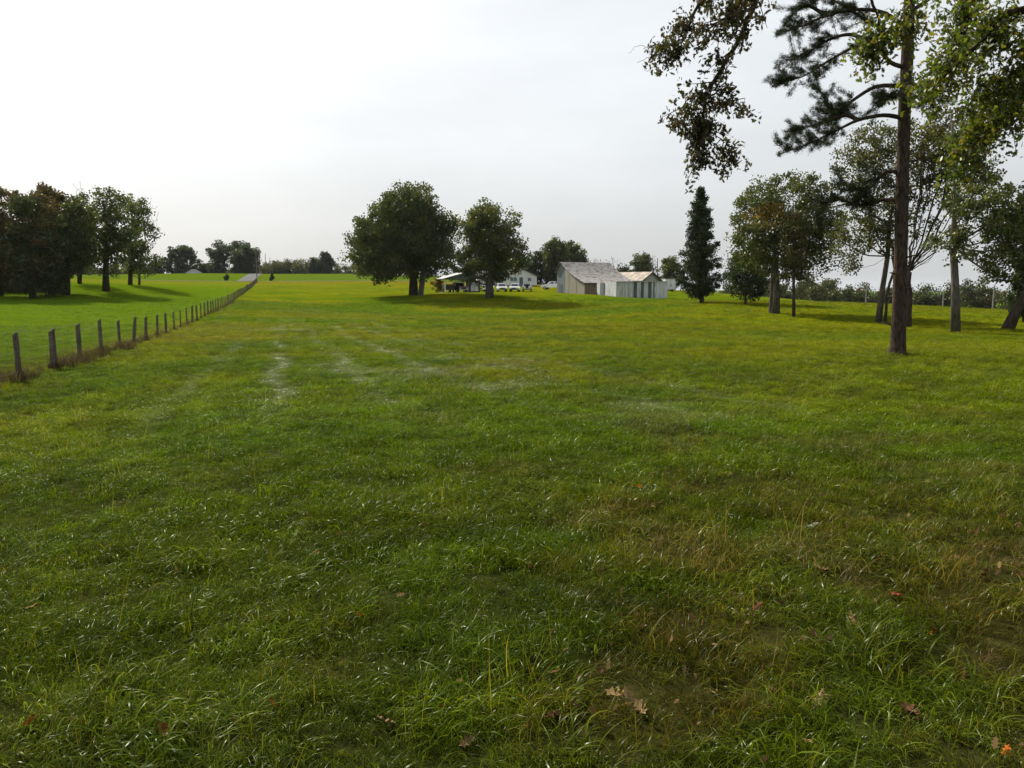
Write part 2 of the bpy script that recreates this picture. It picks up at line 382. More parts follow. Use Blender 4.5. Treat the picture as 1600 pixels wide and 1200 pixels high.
# ------------------------------------------------------------------ grass: tufts instanced over the field
def blade_set(nb, rad, lmin, lmax, wid, bend, pal, seed, seg=3, lean=None):
    g = np.random.default_rng(seed); V = []; Fq = []; Cc = []
    for i in range(nb):
        an = g.uniform(0, 2*math.pi); rr = rad*math.sqrt(g.uniform()); p = np.array([rr*math.cos(an), rr*math.sin(an), -.012])
        L = g.uniform(lmin, lmax); az = g.uniform(0, 2*math.pi) if lean is None else lean + g.normal(0, .7)
        d = np.array([math.cos(az), math.sin(az), 0]); side = np.array([-d[1], d[0], 0]); tw = g.normal(0, .5)
        side = side*math.cos(tw) + np.array([0, 0, 1])*math.sin(tw)
        th = g.uniform(.05, .45); cur = g.uniform(*bend)/seg; w = wid*g.uniform(.6, 1.25)
        c = np.array(pal[g.integers(len(pal))])*g.uniform(.5, 1.6)
        o = len(V)
        for k in range(seg+1):
            ww = w*(1 - (k/seg)**1.6*.92)
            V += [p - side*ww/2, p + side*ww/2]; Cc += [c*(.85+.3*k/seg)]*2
            p = p + (d*math.sin(th) + np.array([0, 0, math.cos(th)]))*L/seg; th += cur
            p[2] = max(p[2], .004)
        for k in range(seg): Fq.append((o+2*k, o+2*k+1, o+2*k+3, o+2*k+2))
    return np.array(V), np.array(Fq), np.array(Cc)
# per-blade factors on the local sward colour (1 = the sward itself)
GR = [(1, 1, 1), (.8, .95, 1), (1.15, 1.1, .9), (.75, .85, .9), (1.25, 1.2, .9), (1.0, 1.1, 1)]
DRY = [(1.8, 1.15, 2.6), (2.2, 1.4, 3.6), (1.4, .9, 2.0)]
tuft_col = bpy.data.collections.new('grass_sources')   # sources only, not linked to the scene
m, n, l, b = new_mat('grass_blade')
a = n.new('ShaderNodeAttribute'); a.attribute_name = 'col'
ti = n.new('ShaderNodeAttribute'); ti.attribute_type = 'INSTANCER'; ti.attribute_name = 'tint'
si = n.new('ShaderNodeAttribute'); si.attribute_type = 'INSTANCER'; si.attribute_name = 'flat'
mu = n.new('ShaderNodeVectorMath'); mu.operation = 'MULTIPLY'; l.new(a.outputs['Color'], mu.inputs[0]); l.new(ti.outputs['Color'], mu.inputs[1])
mc = n.new('ShaderNodeMix'); mc.data_type = 'RGBA'; mc.inputs[7].default_value = (.15, .17, .09, 1)  # pale tint paints sheen into the blades of the flattened swaths
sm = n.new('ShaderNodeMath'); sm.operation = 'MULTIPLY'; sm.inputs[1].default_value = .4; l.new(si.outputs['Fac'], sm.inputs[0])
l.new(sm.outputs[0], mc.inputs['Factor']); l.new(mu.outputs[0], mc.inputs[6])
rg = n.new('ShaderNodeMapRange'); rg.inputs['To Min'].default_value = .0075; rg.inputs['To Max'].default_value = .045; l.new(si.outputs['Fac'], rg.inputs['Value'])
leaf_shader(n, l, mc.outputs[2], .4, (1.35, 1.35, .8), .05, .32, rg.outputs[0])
M['grass'] = m
M['weed'] = m.copy(); M['weed'].name = 'weed_leaf'
for q in M['weed'].node_tree.nodes:
    if q.type == 'MAP_RANGE': q.inputs['To Min'].default_value = .0; q.inputs['To Max'].default_value = .0
def src(name, v, f, c, mt='grass'):
    me = fast_mesh(name, v, f, c); me.materials.append(M[mt]); o = bpy.data.objects.new(name, me); tuft_col.objects.link(o)
specs = []
for k in range(4): specs.append((34, .10, .06, .17, .0052, (.9, 2.7), GR*5 + DRY[:1], 100+k, 4, k*1.7))
for k in range(3): specs.append((26, .09, .10, .25, .0042, (1.4, 3.0), GR*6 + DRY[:2], 200+k, 5, k*2.3))
specs.append((30, .10, .06, .2, .0035, (.5, 2.4), DRY + GR[:2], 300, 4, None))
specs.append((30, .12, .05, .12, .0060, (.3, 1.8), GR, 310, 3, None))
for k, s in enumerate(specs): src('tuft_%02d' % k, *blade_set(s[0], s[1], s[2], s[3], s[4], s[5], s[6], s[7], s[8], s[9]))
# broad-leaved weeds: small oval leaves on short stalks
def weed(seed):
    g = np.random.default_rng(seed); V = []; Fq = []; Cc = []
    for i in range(22):
        an = g.uniform(0, 6.28); rr = .11*math.sqrt(g.uniform()); h = g.uniform(.01, .05); s = g.uniform(.009, .018)
        p = np.array([rr*math.cos(an), rr*math.sin(an), h]); d = np.array([math.cos(an), math.sin(an), g.normal(0, .35)]); e = np.array([-math.sin(an), math.cos(an), g.normal(0, .3)])
        o = len(V); V += [p-d*s, p+e*s*.6, p+d*s, p-e*s*.6]; Fq.append((o, o+1, o+2, o+3)); c = np.array(GR[g.integers(6)])*g.uniform(.7, 1.2)
        Cc += [c]*4
    return np.array(V), np.array(Fq), np.array(Cc)
src('tuft_09', *weed(1), 'weed'); src('tuft_10', *weed(2), 'weed')
src('tuft_12', *blade_set(18, .13, .12, .28, .0072, (1.5, 3.2), GR + [(1.5, 1.4, 1.0)], 330, 6, .3)); src('tuft_13', *blade_set(16, .13, .12, .27, .0078, (1.6, 3.3), GR + [(1.5, 1.4, 1.0)], 331, 6, 2.5))
src('tuft_11', *blade_set(5, .06, .28, .46, .0035, (.1, .7), [(2.2, 1.5, 3.0), (1.6, 1.2, 2.0), (2.6, 1.7, 4)], 320, 4, None))

def scatter():
    g = np.random.default_rng(77); out = []
    for r0, r1, dens, s0, s1 in ((1.4, 6, 300, .7, 1.2), (6, 14, 150, .8, 1.25), (14, 28, 60, .9, 1.45), (28, 60, 20, 1.1, 1.8), (60, 120, 5, 1.3, 2.0)):
        half = R(43); area = half*(r1*r1 - r0*r0); N = int(area*dens)
        r = np.sqrt(g.uniform(r0*r0, r1*r1, N)); an = g.uniform(-half, half, N)
        x, y = r*np.sin(an), r*np.cos(an)
        cl = fbm(x, y, .3, 61, 2)                                   # clumps: taller and shorter patches
        big = fbm(x, y, 3.0, 66)
        s = g.uniform(s0, s1, N)*(.55 + .55*sstep(.25, .8, cl))*(.85 + .3*big)
        keep = g.uniform(0, 1, N) > litter(x, y)*.55
        left = (FX0 + FK*y - x) > .3
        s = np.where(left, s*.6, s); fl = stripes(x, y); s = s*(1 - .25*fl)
        out.append(np.column_stack([x, y, s, cl, fl])[keep])
    return np.concatenate(out)
S = scatter(); N = len(S)
print('grass tufts', N)
gr = np.random.default_rng(78)
sx, sy, ss, scl, sfl = S.T
szz = height(sx, sy)
gm = bpy.data.meshes.new('grass'); gm.vertices.add(N); gm.vertices.foreach_set('co', np.column_stack([sx, sy, szz]).astype(np.float32).ravel())
kind = gr.integers(0, 9, N); rad_ = np.hypot(sx, sy); lit = litter(sx, sy)
kind = np.where((kind == 7) & (gr.uniform(0, 1, N) > .25 + lit), gr.integers(0, 4, N), kind)
kind = np.where((kind >= 4) & (kind < 7) & (scl < .45), gr.integers(0, 4, N), kind)
kind = np.where((gr.uniform(0, 1, N) < .06 + .12*lit) & (rad_ < 14), gr.integers(9, 11, N), kind)
kind = np.where((gr.uniform(0, 1, N) < lit*.4 + .16*sstep(.5, .7, fbm(sx, sy, .9, 151))*(rad_ < 20)), 7, kind)
mott = fbm(sx, sy, .55, 131, 3)[:, None]; dryp = (sstep(.5, .75, fbm(sx, sy, .9, 151))*(1 - sstep(8, 18, rad_))*(.3 + .7*sstep(-1.5, 2, sx)))[:, None]
kind = np.where((gr.uniform(0, 1, N) < .05 + .22*sstep(.45, .65, fbm(sx, sy, .8, 171))) & (rad_ < 16), gr.integers(12, 14, N), kind)
kind = np.where((gr.uniform(0, 1, N) < .012) & (rad_ < 25), 11, kind)
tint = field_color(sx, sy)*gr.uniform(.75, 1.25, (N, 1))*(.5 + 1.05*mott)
tint = tint + (np.array([.085, .07, .022]) - tint)*dryp*.4
def vattr(me, nm, ty, data, key):
    a = me.attributes.new(nm, ty, 'POINT'); a.data.foreach_set(key, np.ascontiguousarray(data).ravel())
vattr(gm, 'kind_i', 'INT', kind.astype(np.int32), 'value')
vattr(gm, 'scl', 'FLOAT_VECTOR', np.column_stack([ss*(1+.5*sstep(20, 60, rad_)), ss*(1+.5*sstep(20, 60, rad_)), ss*gr.uniform(.7, 1.15, N)*(1 - .45*sfl)]).astype(np.float32), 'vector')
vattr(gm, 'rot', 'FLOAT_VECTOR', np.column_stack([gr.normal(0, .12, N), gr.normal(0, .12, N), gr.uniform(0, 6.283, N)]).astype(np.float32), 'vector')
tc4 = np.ones((N, 4), np.float32); tc4[:, :3] = tint; vattr(gm, 'tint', 'FLOAT_COLOR', tc4, 'color')
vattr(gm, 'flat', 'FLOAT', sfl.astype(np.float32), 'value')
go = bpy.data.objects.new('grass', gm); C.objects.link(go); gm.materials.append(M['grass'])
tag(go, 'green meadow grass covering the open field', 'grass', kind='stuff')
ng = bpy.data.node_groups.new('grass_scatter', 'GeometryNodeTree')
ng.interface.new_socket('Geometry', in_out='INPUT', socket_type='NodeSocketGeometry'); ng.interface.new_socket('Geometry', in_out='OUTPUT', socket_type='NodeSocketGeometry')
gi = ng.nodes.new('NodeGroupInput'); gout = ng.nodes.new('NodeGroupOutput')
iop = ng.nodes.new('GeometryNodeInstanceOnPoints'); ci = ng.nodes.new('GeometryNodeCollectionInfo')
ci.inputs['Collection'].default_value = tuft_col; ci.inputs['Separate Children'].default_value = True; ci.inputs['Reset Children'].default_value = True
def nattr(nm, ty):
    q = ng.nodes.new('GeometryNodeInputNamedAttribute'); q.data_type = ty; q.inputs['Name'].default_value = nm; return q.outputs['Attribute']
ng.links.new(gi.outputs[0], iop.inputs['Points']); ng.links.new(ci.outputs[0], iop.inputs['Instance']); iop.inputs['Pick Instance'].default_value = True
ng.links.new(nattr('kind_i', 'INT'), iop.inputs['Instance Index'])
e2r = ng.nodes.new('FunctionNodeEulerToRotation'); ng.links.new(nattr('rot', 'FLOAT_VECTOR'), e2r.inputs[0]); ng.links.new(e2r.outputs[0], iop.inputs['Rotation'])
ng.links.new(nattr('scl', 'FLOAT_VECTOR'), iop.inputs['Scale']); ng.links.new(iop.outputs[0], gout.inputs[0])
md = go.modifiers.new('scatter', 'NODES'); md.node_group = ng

# ------------------------------------------------------------------ trees
def unit(v): return v/(np.linalg.norm(v, axis=-1, keepdims=True) + 1e-9)
def spread(points, dmin):
    keep = []
    for p in points:
        if not keep or np.min(((np.array(keep) - p)**2).sum(1)) > dmin*dmin: keep.append(p)
    return np.array(keep)
def sample_ell(ells, N, g, shell=.45):
    """points through a union of ellipsoids (centre, radii), denser towards the outside"""
    vol = np.array([e[1][0]*e[1][1]*e[1][2] for e in ells]); k = g.choice(len(ells), N, p=vol/vol.sum())
    d = unit(g.normal(size=(N, 3))); r = (shell**3 + (1-shell**3)*g.uniform(0, 1, (N, 1)))**(1/3)
    cen = np.array([e[0] for e in ells])[k]; rd = np.array([e[1] for e in ells])[k]
    return cen + d*r*rd
def grow(trunk, targets, g, step=1.2, up=.15, limbs=0):
    """tree skeleton: trunk polyline nodes, then every target joined to the nearest fitting node"""
    nodes = [np.asarray(p, float) for p in trunk]; par = [i-1 for i in range(len(nodes))]
    nt = len(nodes); first = max(1, int(nt*.4)); end = []
    if limbs and len(targets) > 20:       # main limbs: a few well separated targets joined by rising arcs
        pick = [int(np.argmax(targets[:, 2]))]; dm = np.full(len(targets), 1e9)
        for k in range(limbs-1):
            dm = np.minimum(dm, ((targets - targets[pick[-1]])**2).sum(1)); pick.append(int(np.argmax(dm)))
        for q in targets[pick]:
            arr = np.array(nodes[:nt]); zs = arr[:, 2]; hd = np.hypot(*(q - arr)[:, :2].T)
            want = q[2] - .75*hd; ok = np.abs(zs - want); ok[:first] += 1e3; i = int(np.argmin(ok)); a = arr[i]; L = np.linalg.norm(q-a); ns = max(3, int(L/step)); prev = i
            for k in range(1, ns+1):
                t = k/ns; p = a + (q-a)*t*.94 + np.array([0, 0, -.10*L*math.sin(math.pi*t)]) + g.normal(0, .012*L, 3)
                nodes.append(p); par.append(prev); prev = len(nodes)-1
    order = np.argsort(((targets - nodes[first])**2).sum(1))
    for q in targets[order]:
        arr = np.array(nodes); d = q - arr; dist = np.linalg.norm(d, axis=1)
        cost = dist + np.maximum(0, .35*dist - d[:, 2])*.7; cost[:first] = 1e9
        i = int(np.argmin(cost)); a = arr[i]; L = dist[i]; ns = max(1, int(round(L/step)))
        prev = i
        for k in range(1, ns+1):
            t = k/ns; p = a + (q-a)*t
            if k < ns: p = p + g.normal(0, .07*L/ns**.5, 3) + np.array([0, 0, up*L*t*(1-t)])
            nodes.append(p); par.append(prev); prev = len(nodes)-1
        end.append(prev)
    return np.array(nodes), np.array(par), end
def skeleton_mesh(nodes, par, end, r0, rt, ntrunk, sides=6, expo=.5, flare=1.35):
    n = len(nodes); cnt = np.zeros(n)
    for e in end: cnt[e] += 1
    for i in range(n-1, 0, -1): cnt[par[i]] += cnt[i]
    cnt = np.maximum(cnt, 1); rad = np.maximum(r0*(cnt/cnt[0])**.66, rt)
    rad[:ntrunk] = np.maximum(rad[:ntrunk], r0*.25)*np.linspace(1, .8, ntrunk)
    mb = MB(); flares = np.ones(ntrunk); flares[0] = flare
    if ntrunk > 1: flares[1] = 1 + (flare-1)*.2
    mb.tube(nodes[:ntrunk], rad[:ntrunk]*flares, max(8, sides+3))
    V = [np.array(mb.v)]; off = len(mb.v); extra = []
    idx = np.arange(ntrunk, n); a = nodes[par[idx]]; b = nodes[idx]; ra = np.minimum(rad[par[idx]], rad[idx]*1.25); rb = rad[idx]
    d = unit(b-a); ref = np.where(np.abs(d[:, 2:3]) < .9, np.array([[0, 0, 1.]]), np.array([[1., 0, 0]])); s1 = unit(np.cross(d, ref)); s2 = np.cross(d, s1)
    k = np.arange(sides)*2*math.pi/sides; cs, sn = np.cos(k)[None, :, None], np.sin(k)[None, :, None]
    ring = s1[:, None]*cs + s2[:, None]*sn
    A = a[:, None] + ring*ra[:, None, None]; B = b[:, None] + ring*rb[:, None, None]
    VV = np.concatenate([A, B], 1).reshape(-1, 3)
    o = off + np.arange(len(idx))[:, None]*2*sides; j = np.arange(sides)[None]; jn = (j+1) % sides
    Fq = np.stack([o+j, o+jn, o+sides+jn, o+sides+j], -1).reshape(-1, 4)
    faces = [f for f in mb.f] + Fq.tolist()
    me = bpy.data.meshes.new('trunk'); me.from_pydata(np.concatenate([V[0], VV]).tolist(), [], faces); me.update()
    me.polygons.foreach_set('use_smooth', [True]*len(me.polygons))
    return me
OAK = np.array([(0, -.5), (.05, -.36), (.22, -.3), (.1, -.16), (.3, -.02), (.13, .1), (.26, .26), (.09, .33), (0, .5), (-.09, .33), (-.26, .26), (-.13, .1), (-.3, -.02), (-.1, -.16), (-.22, -.3), (-.05, -.36)])
DIA = np.array([(0, -.5), (.4, 0), (0, .5), (-.4, 0)])
def leaf_cloud(cent, nper, rad, size, pal, g, shape=DIA, droop=.25, squash=.75, colf=None):
    K = len(cent); N = K*nper; c = np.repeat(np.arange(K), nper)
    off = g.normal(size=(N, 3)); off *= (np.minimum(1, np.linalg.norm(off, axis=1)/2.1)/np.linalg.norm(off, axis=1)*1.3)[:, None]
    rr = rad*g.uniform(.65, 1.3, K); p = cent[c] + off*rr[c][:, None]*np.array([1, 1, squash])
    ax = unit(g.normal(size=(N, 3)) - np.array([0, 0, droop])); nn = unit(np.cross(ax, g.normal(size=(N, 3)))); s = size*g.uniform(.65, 1.35, (N, 1, 1))
    v = p[:, None] + (nn[:, None]*shape[None, :, :1] + ax[:, None]*shape[None, :, 1:])*s
    m_ = len(shape); f = np.arange(N*m_).reshape(N, m_)
    pal = np.array(pal); kk = g.integers(0, len(pal), K)
    col = pal[kk][c]*.6 + pal[g.integers(0, len(pal), N)]*.4
    col = col*g.uniform(.75, 1.25, (N, 1))
    if colf is not None: col = colf(p, col, g)
    return v.reshape(-1, 3), f, np.repeat(col, m_, 0)
PAL_OAK = [(.036, .052, .011), (.048, .062, .012), (.03, .043, .011), (.064, .066, .012), (.044, .053, .014)]
PAL_DARK = [(.022, .033, .011), (.028, .04, .012), (.018, .027, .01)]
PAL_AUT = [(.09, .05, .015), (.068, .045, .014), (.045, .043, .012), (.1, .052, .015), (.038, .04, .012)]
PAL_OLV = [(.062, .064, .017), (.047, .053, .016), (.075, .066, .016), (.04, .048, .015)]
PAL_YEL = [(.15, .14, .016), (.1, .12, .015), (.06, .085, .013), (.17, .13, .02), (.12, .125, .015)]
def make_tree(name, label, cat, base, trunk, ells=None, targets=None, ncl=120, nper=60, crad=.9, lsize=.3, pal=PAL_OAK, r0=.4, rt=.012, group=None, bark='bark', leafmat='leaf', seed=1,
              shape=DIA, shell=.45, dmin=None, step=1.2, sides=5, flare=1.35, colf=None, leaf_targets=None, extra_trunks=(), squash=.75, limbs=8):
    """base: world xyz; trunk: list of world points (first = base); ells in world space"""
    g = np.random.default_rng(seed); base = np.asarray(base, float)
    if targets is None:
        targets = sample_ell(ells, ncl*3, g, shell); targets = spread(targets, dmin if dmin else crad*.55)[:ncl]
    nodes, par, end = grow(trunk, targets, g, step, limbs=limbs)
    root = thing(name, label, cat, base, 0, group)
    me = skeleton_mesh(nodes - base, par, end, r0, rt, len(trunk), sides, flare=flare)
    link('trunk', me, bark, root)
    for et, er in extra_trunks:
        link('trunk', MB().tube([np.asarray(q) - base for q in et], er, 10).mesh('trunk'), M['bark_grey'] if bark == 'bark' else bark, root)
    cl = targets if leaf_targets is None else leaf_targets
    if nper > 0 and len(cl):
        v, f, c = leaf_cloud(cl, int(nper*1.55), crad, lsize*1.12, pal, g, shape, colf=colf, squash=squash)
        link('crown', fast_mesh('crown', v - base, f, c), leafmat, root)
    return root
def ell_px(u0, u1, v0, v1, D, depth=None, dy=0):
    c = P((u0+u1)/2, (v0+v1)/2, D+dy); k = (D+dy)/F; rx = (u1-u0)/2*k; rz = (v1-v0)/2*k
    return (c, np.array([rx, depth if depth else rx*.9, rz]))
def trunk_line(base, top, g, n=6, wob=.02):
    base = np.asarray(base, float); top = np.asarray(top, float); L = np.linalg.norm(top-base); out = []
    for i in range(n):
        t = i/(n-1); p = base + (top-base)*t
        if 0 < i: p = p + np.array([g.normal(0, wob*L), g.normal(0, wob*L), 0])*min(1, t*1.5)
        out.append(p)
    out[0] = base - np.array([0, 0, .15]); return out
def tree_px(name, label, u, v, D, ells, top, seed, cat='tree', **k):
    """tree standing at photo pixel (u, v), D metres ahead; ells as pixel boxes (u0,u1,v0,v1[,dy])"""
    x = (u-800)/F*D; b = np.array([x, D, gz(x, D)]); g = np.random.default_rng(seed+500)
    E = [ell_px(*e[:4], D, dy=(e[4] if len(e) > 4 else 0)) for e in ells]
    tp = P(top[0], top[1], D)
    return make_tree(name, label, cat, b, trunk_line(b, tp, g), E, seed=seed, **k)

# the two big oaks in the middle of the field
G1 = 'oaks standing in the open field'
bx = P(657, 463, 129); bx[2] = gz(bx[0], bx[1]); tx = P(668, 372, 129.5)
tree_px('oak_tree', 'largest broad dark green oak with a twin trunk in the open field', 647, 461, 130,
        [(541, 650, 335, 440), (541, 716, 325, 441), (580, 706, 289, 430), (556, 690, 303, 436), (640, 716, 300, 425), (600, 690, 287, 360)], (645, 330), 3,
        ncl=720, nper=50, crad=.98, lsize=.30, dmin=.4, r0=.6, limbs=12, pal=PAL_OAK, group=G1, shell=.3, extra_trunks=[([bx - np.array([0, 0, .2]), (bx+tx)/2, tx], [.46, .38, .3])])
tree_px('oak_tree', 'smaller round oak with a pale trunk in front of the parked cars', 765, 465, 118,
        [(722, 815, 314, 400), (718, 790, 325, 410), (755, 825, 350, 432), (718, 800, 380, 445), (725, 770, 318, 370)], (768, 350), 4,
        ncl=300, nper=50, crad=.85, lsize=.27, dmin=.35, r0=.5, pal=PAL_OAK + [(.085, .08, .016)], group=G1, shell=.3, bark='bark_grey')

# grove beyond the fence on the left
G2 = 'trees of the grove at the left'
grove = [('rust brown tree at the left edge of the grove', 6, 462, 100, [(-60, 40, 285, 440), (-40, 50, 330, 450)], (6, 330), PAL_AUT, 170, 60, .35),
         ('dark tree filling the grove behind the rust tree', 55, 466, 97, [(15, 95, 300, 440), (10, 90, 350, 455)], (55, 320), PAL_DARK + PAL_AUT[:1], 150, 65, .45),
         ('tall orange brown tree topping the grove', 97, 458, 106, [(45, 112, 288, 400), (50, 125, 300, 430), (70, 130, 330, 426)], (90, 310), PAL_AUT, 190, 65, .4),
         ('green tree with thick dark trunk in mid grove', 108, 460, 103, [(90, 150, 305, 420), (85, 140, 350, 425)], (115, 320), PAL_OAK, 110, 55, .5),
         ('slim green tree with thin crown behind the thick trunk', 130, 451, 122, [(100, 150, 300, 400), (105, 160, 370, 426)], (130, 310), PAL_OAK, 60, 40, .28),
         ('tall green tree with thick trunk near the grove edge', 170, 455, 110, [(128, 205, 297, 370), (130, 190, 340, 425), (150, 215, 330, 400), (140, 205, 385, 428)], (168, 320), PAL_OAK, 120, 42, .55),
         ('outermost slim tree of the grove nearest the driveway', 208, 446, 127, [(180, 232, 306, 370), (195, 242, 335, 400), (190, 245, 380, 436), (185, 225, 350, 420)], (208, 325), PAL_OAK + PAL_YEL[1:3], 100, 42, .4)]
for i, (lb, u, v, D, E, tp, pal, ncl, npr, r0) in enumerate(grove):
    tree_px('broadleaf_tree', lb, u, v, D, E, tp, 20+i, ncl=ncl, nper=npr, crad=.8, lsize=.28, r0=r0*.72, pal=pal, group=G2, shell=.2)
for i, (lb, u, v, D, E, tp) in enumerate([('leafless twiggy tree rising above the green grove crowns', 128, 452, 125, [(105, 145, 280, 330), (100, 150, 300, 380)], (125, 320)),
                                         ('leafless twigs beside the last tree of the grove', 222, 446, 130, [(218, 250, 308, 360), (215, 245, 330, 400)], (226, 360))]):
    tree_px('bare_tree', lb, u, v, D, E, tp, 40+i, ncl=110, nper=0, crad=.5, r0=.16, rt=.02, group=G2, shell=.3, dmin=.3)
# shrubby undergrowth in the grove
for i, (u, v, D, w, h, lb) in enumerate([(15, 462, 106, 70, 40, 'dark bush under the rust brown tree'), (75, 462, 101, 60, 55, 'dark bush between the trunks of mid grove')]):
    tree_px('bush', lb, u, v, D, [(u-w/2, u+w/2, v-h, v-2)], (u, v-h*.6), 50+i, cat='bush', ncl=60, nper=60, crad=.7, lsize=.25, r0=.08, pal=PAL_DARK + [(.05, .035, .018)], group='undergrowth of the grove')

# far trees beyond the rise
G3 = 'trees beyond the rise at the far left'
far = [('round dark tree standing alone left of the white roofed house', 281, 428, 335, [(252, 312, 384, 430), (262, 300, 380, 410)], (281, 395), 90, 60),
       ('round open tree right of the white roofed house', 341, 428, 335, [(323, 362, 379, 405), (325, 358, 395, 428)], (341, 390), 75, 48),
       ('tree joined to the pole side clump seen behind', 372, 428, 345, [(357, 392, 377, 410), (360, 390, 395, 430)], (372, 390), 70, 55),
       ('dense dark tree beside the driveway and utility pole', 387, 428, 332, [(363, 406, 388, 430), (370, 406, 386, 415)], (386, 398), 90, 65),
       ('low shrubby tree left of the round lone tree', 243, 429, 325, [(225, 258, 412, 430)], (243, 418), 40, 50),
       ('low shrubby tree beside the white roofed house', 316, 428, 345, [(306, 330, 412, 430)], (316, 418), 30, 50),
       ('tallest tree of the low line right of the pole', 508, 430, 390, [(497, 521, 396, 430), (503, 517, 394, 412)], (508, 405), 60, 55),
       ('pointed tree left of the tallest in the low line', 490, 430, 392, [(484, 497, 402, 432)], (490, 408), 36, 50)]
for i, (lb, u, v, D, E, tp, ncl, npr) in enumerate(far):
    tree_px('far_tree', lb, u, v, D, E, tp, 60+i, ncl=ncl, nper=npr, crad=1.3, lsize=.6, r0=.45, rt=.05, pal=PAL_DARK + [(.045, .055, .025)], group=G3, shell=.3, step=2.5)
def wood(name, label, boxes, seed, pal, crad, lsize, nper):
    """a far line of trees that reads as one mass: leaf clumps over many crowns, with stems"""
    g = np.random.default_rng(seed); cl = []; mb = MB()
    for u0, u1, vt, vb, D, n in boxes:
        for k in range(n):
            u = g.uniform(u0, u1); d = D*g.uniform(.97, 1.06); h = (vb-vt)*(.42 + .58*g.uniform()**1.6); w = h*g.uniform(.45, .85)
            e = ell_px(u-w/2, u+w/2, vb-h, vb+4, d); cl.append(sample_ell([e], 16, g, .3))
            x = e[0][0]; z = gz(x, d); mb.tube([(x, d, z-.3), (x, d, e[0][2])], [.18, .1], 5)
    cl = np.concatenate(cl); v, f, c = leaf_cloud(cl, nper, crad, lsize, pal, g)
    o = link(name, fast_mesh(name, v, f, c), 'leaf'); tag(o, label, 'trees', kind='stuff')
    s = mb.build('stems', 'bark', o)
wood('far_wood', 'low hazy line of autumn trees beyond the green rise', [(408, 470, 404, 431, 400, 22), (440, 545, 406, 431, 410, 30), (540, 580, 408, 431, 400, 10), (-40, 40, 390, 440, 260, 14), (40, 240, 408, 432, 330, 26), (250, 412, 414, 432, 352, 34)], 81, PAL_OLV + PAL_AUT[1:3] + PAL_DARK, 1.6, .7, 45)
wood('far_wood', 'dark belt of autumn trees behind the right hand field', [(1130, 1300, 436, 476, 215, 30), (1280, 1420, 440, 485, 212, 34), (1400, 1530, 438, 492, 205, 34), (1500, 1680, 430, 500, 190, 40), (1190, 1300, 420, 470, 225, 10)], 82, PAL_OLV[:2] + PAL_AUT[1:3] + PAL_DARK*2, 1.2, .42, 75)
for i, (lb, u, v, D, E, tp, pal, ncl) in enumerate([
        ('dark tree close behind the white house gable', 845, 446, 235, [(822, 872, 388, 446), (815, 850, 400, 446)], (845, 405), PAL_DARK, 90),
        ('bushy dark tree between house and barn', 868, 446, 232, [(848, 892, 376, 446), (855, 885, 374, 420)], (868, 395), PAL_OAK, 110),
        ('yellow topped tree just left of the barn roof', 890, 446, 240, [(874, 914, 378, 446), (885, 914, 385, 425)], (892, 395), PAL_OAK + PAL_YEL[:1], 100),
        ('dark tree rising behind the farmhouse roof', 795, 446, 242, [(768, 830, 388, 442)], (795, 400), PAL_DARK, 90),
        ('dark tree behind the open carport', 735, 444, 240, [(690, 780, 385, 442)], (735, 400), PAL_DARK, 110),
        ('small green tree behind the tan roofed shed', 1001, 450, 230, [(985, 1018, 397, 450), (992, 1012, 396, 425)], (1001, 410), PAL_OAK, 70),
        ('green tree behind the white box trailer', 1046, 450, 235, [(1028, 1068, 403, 452), (1036, 1060, 402, 430)], (1046, 415), PAL_OAK + PAL_YEL[:1], 90),
        ('low bush behind the ridge of the tan roof', 976, 450, 228, [(966, 984, 416, 450)], (976, 425), PAL_DARK, 40)]):
    tree_px('yard_tree', lb, u, v, D, E, tp, 90+i, ncl=ncl, nper=60, crad=1.05, lsize=.42, r0=.3, rt=.03, pal=pal, group='trees behind the farm buildings', shell=.3, step=2)
for i, (lb, u, E) in enumerate([('leafless grey tree rising behind the barn roof', 960, [(940, 975, 398, 440), (935, 970, 404, 430)]), ('small leafless tree between the barn ridge and bushy trees', 925, [(916, 945, 402, 430)]), ('leafless tree beside the small green tree behind the shed', 1020, [(1012, 1028, 396, 440)])]):
    tree_px('bare_tree', lb, u, 450, 220, E, (u, 415), 110+i, ncl=120, nper=0, crad=.5, r0=.2, rt=.035, group='leafless trees behind the barn', shell=.2, dmin=.5, bark='bark_grey')

# conical red cedar
def cone_targets(u, v0, v1, half, D, g, n, power=.85, tip=.02):
    """clumps along separate boughs, so that the outline has ragged tiers and gaps"""
    k = D/F; out = []; nb = max(8, n//7)
    for i in range(nb):
        t = ((i + g.uniform())/nb)**.8; a = i*2.4 + g.normal(0, .4)
        rr = half*k*(tip + (1-tip)*t**power)*g.uniform(.62, 1.12)*(1 if t < .92 else 1 - (t-.92)*2.5)
        q = P(u, v0 + (v1-v0)*t, D)
        for f in np.linspace(.2, 1, 7):
            out.append(q + np.array([rr*f*math.cos(a), rr*f*math.sin(a), (-.12 + .22*f*f)*rr]) + g.normal(0, .05*rr + .03, 3))
    return np.array(out)
def cedar(name, label, u, v, D, vtop, half, seed, n=260, nper=60, crad=.38, lsize=.13, vlow=None, pal=PAL_DARK, r0=.22, group=None, cat='tree'):
    g = np.random.default_rng(seed); x = (u-800)/F*D; b = np.array([x, D, gz(x, D)]); tp = P(u+1, vtop, D)
    tg = cone_targets(u, vtop, vlow if vlow else v-14, half, D, g, n)
    tr = trunk_line(b, tp, g, 12, .004)
    return make_tree(name, label, cat, b, tr, targets=tg, nper=nper, crad=crad, lsize=lsize, pal=pal, r0=r0, seed=seed, leafmat='needle', group=group, step=.8, squash=.9, limbs=0)
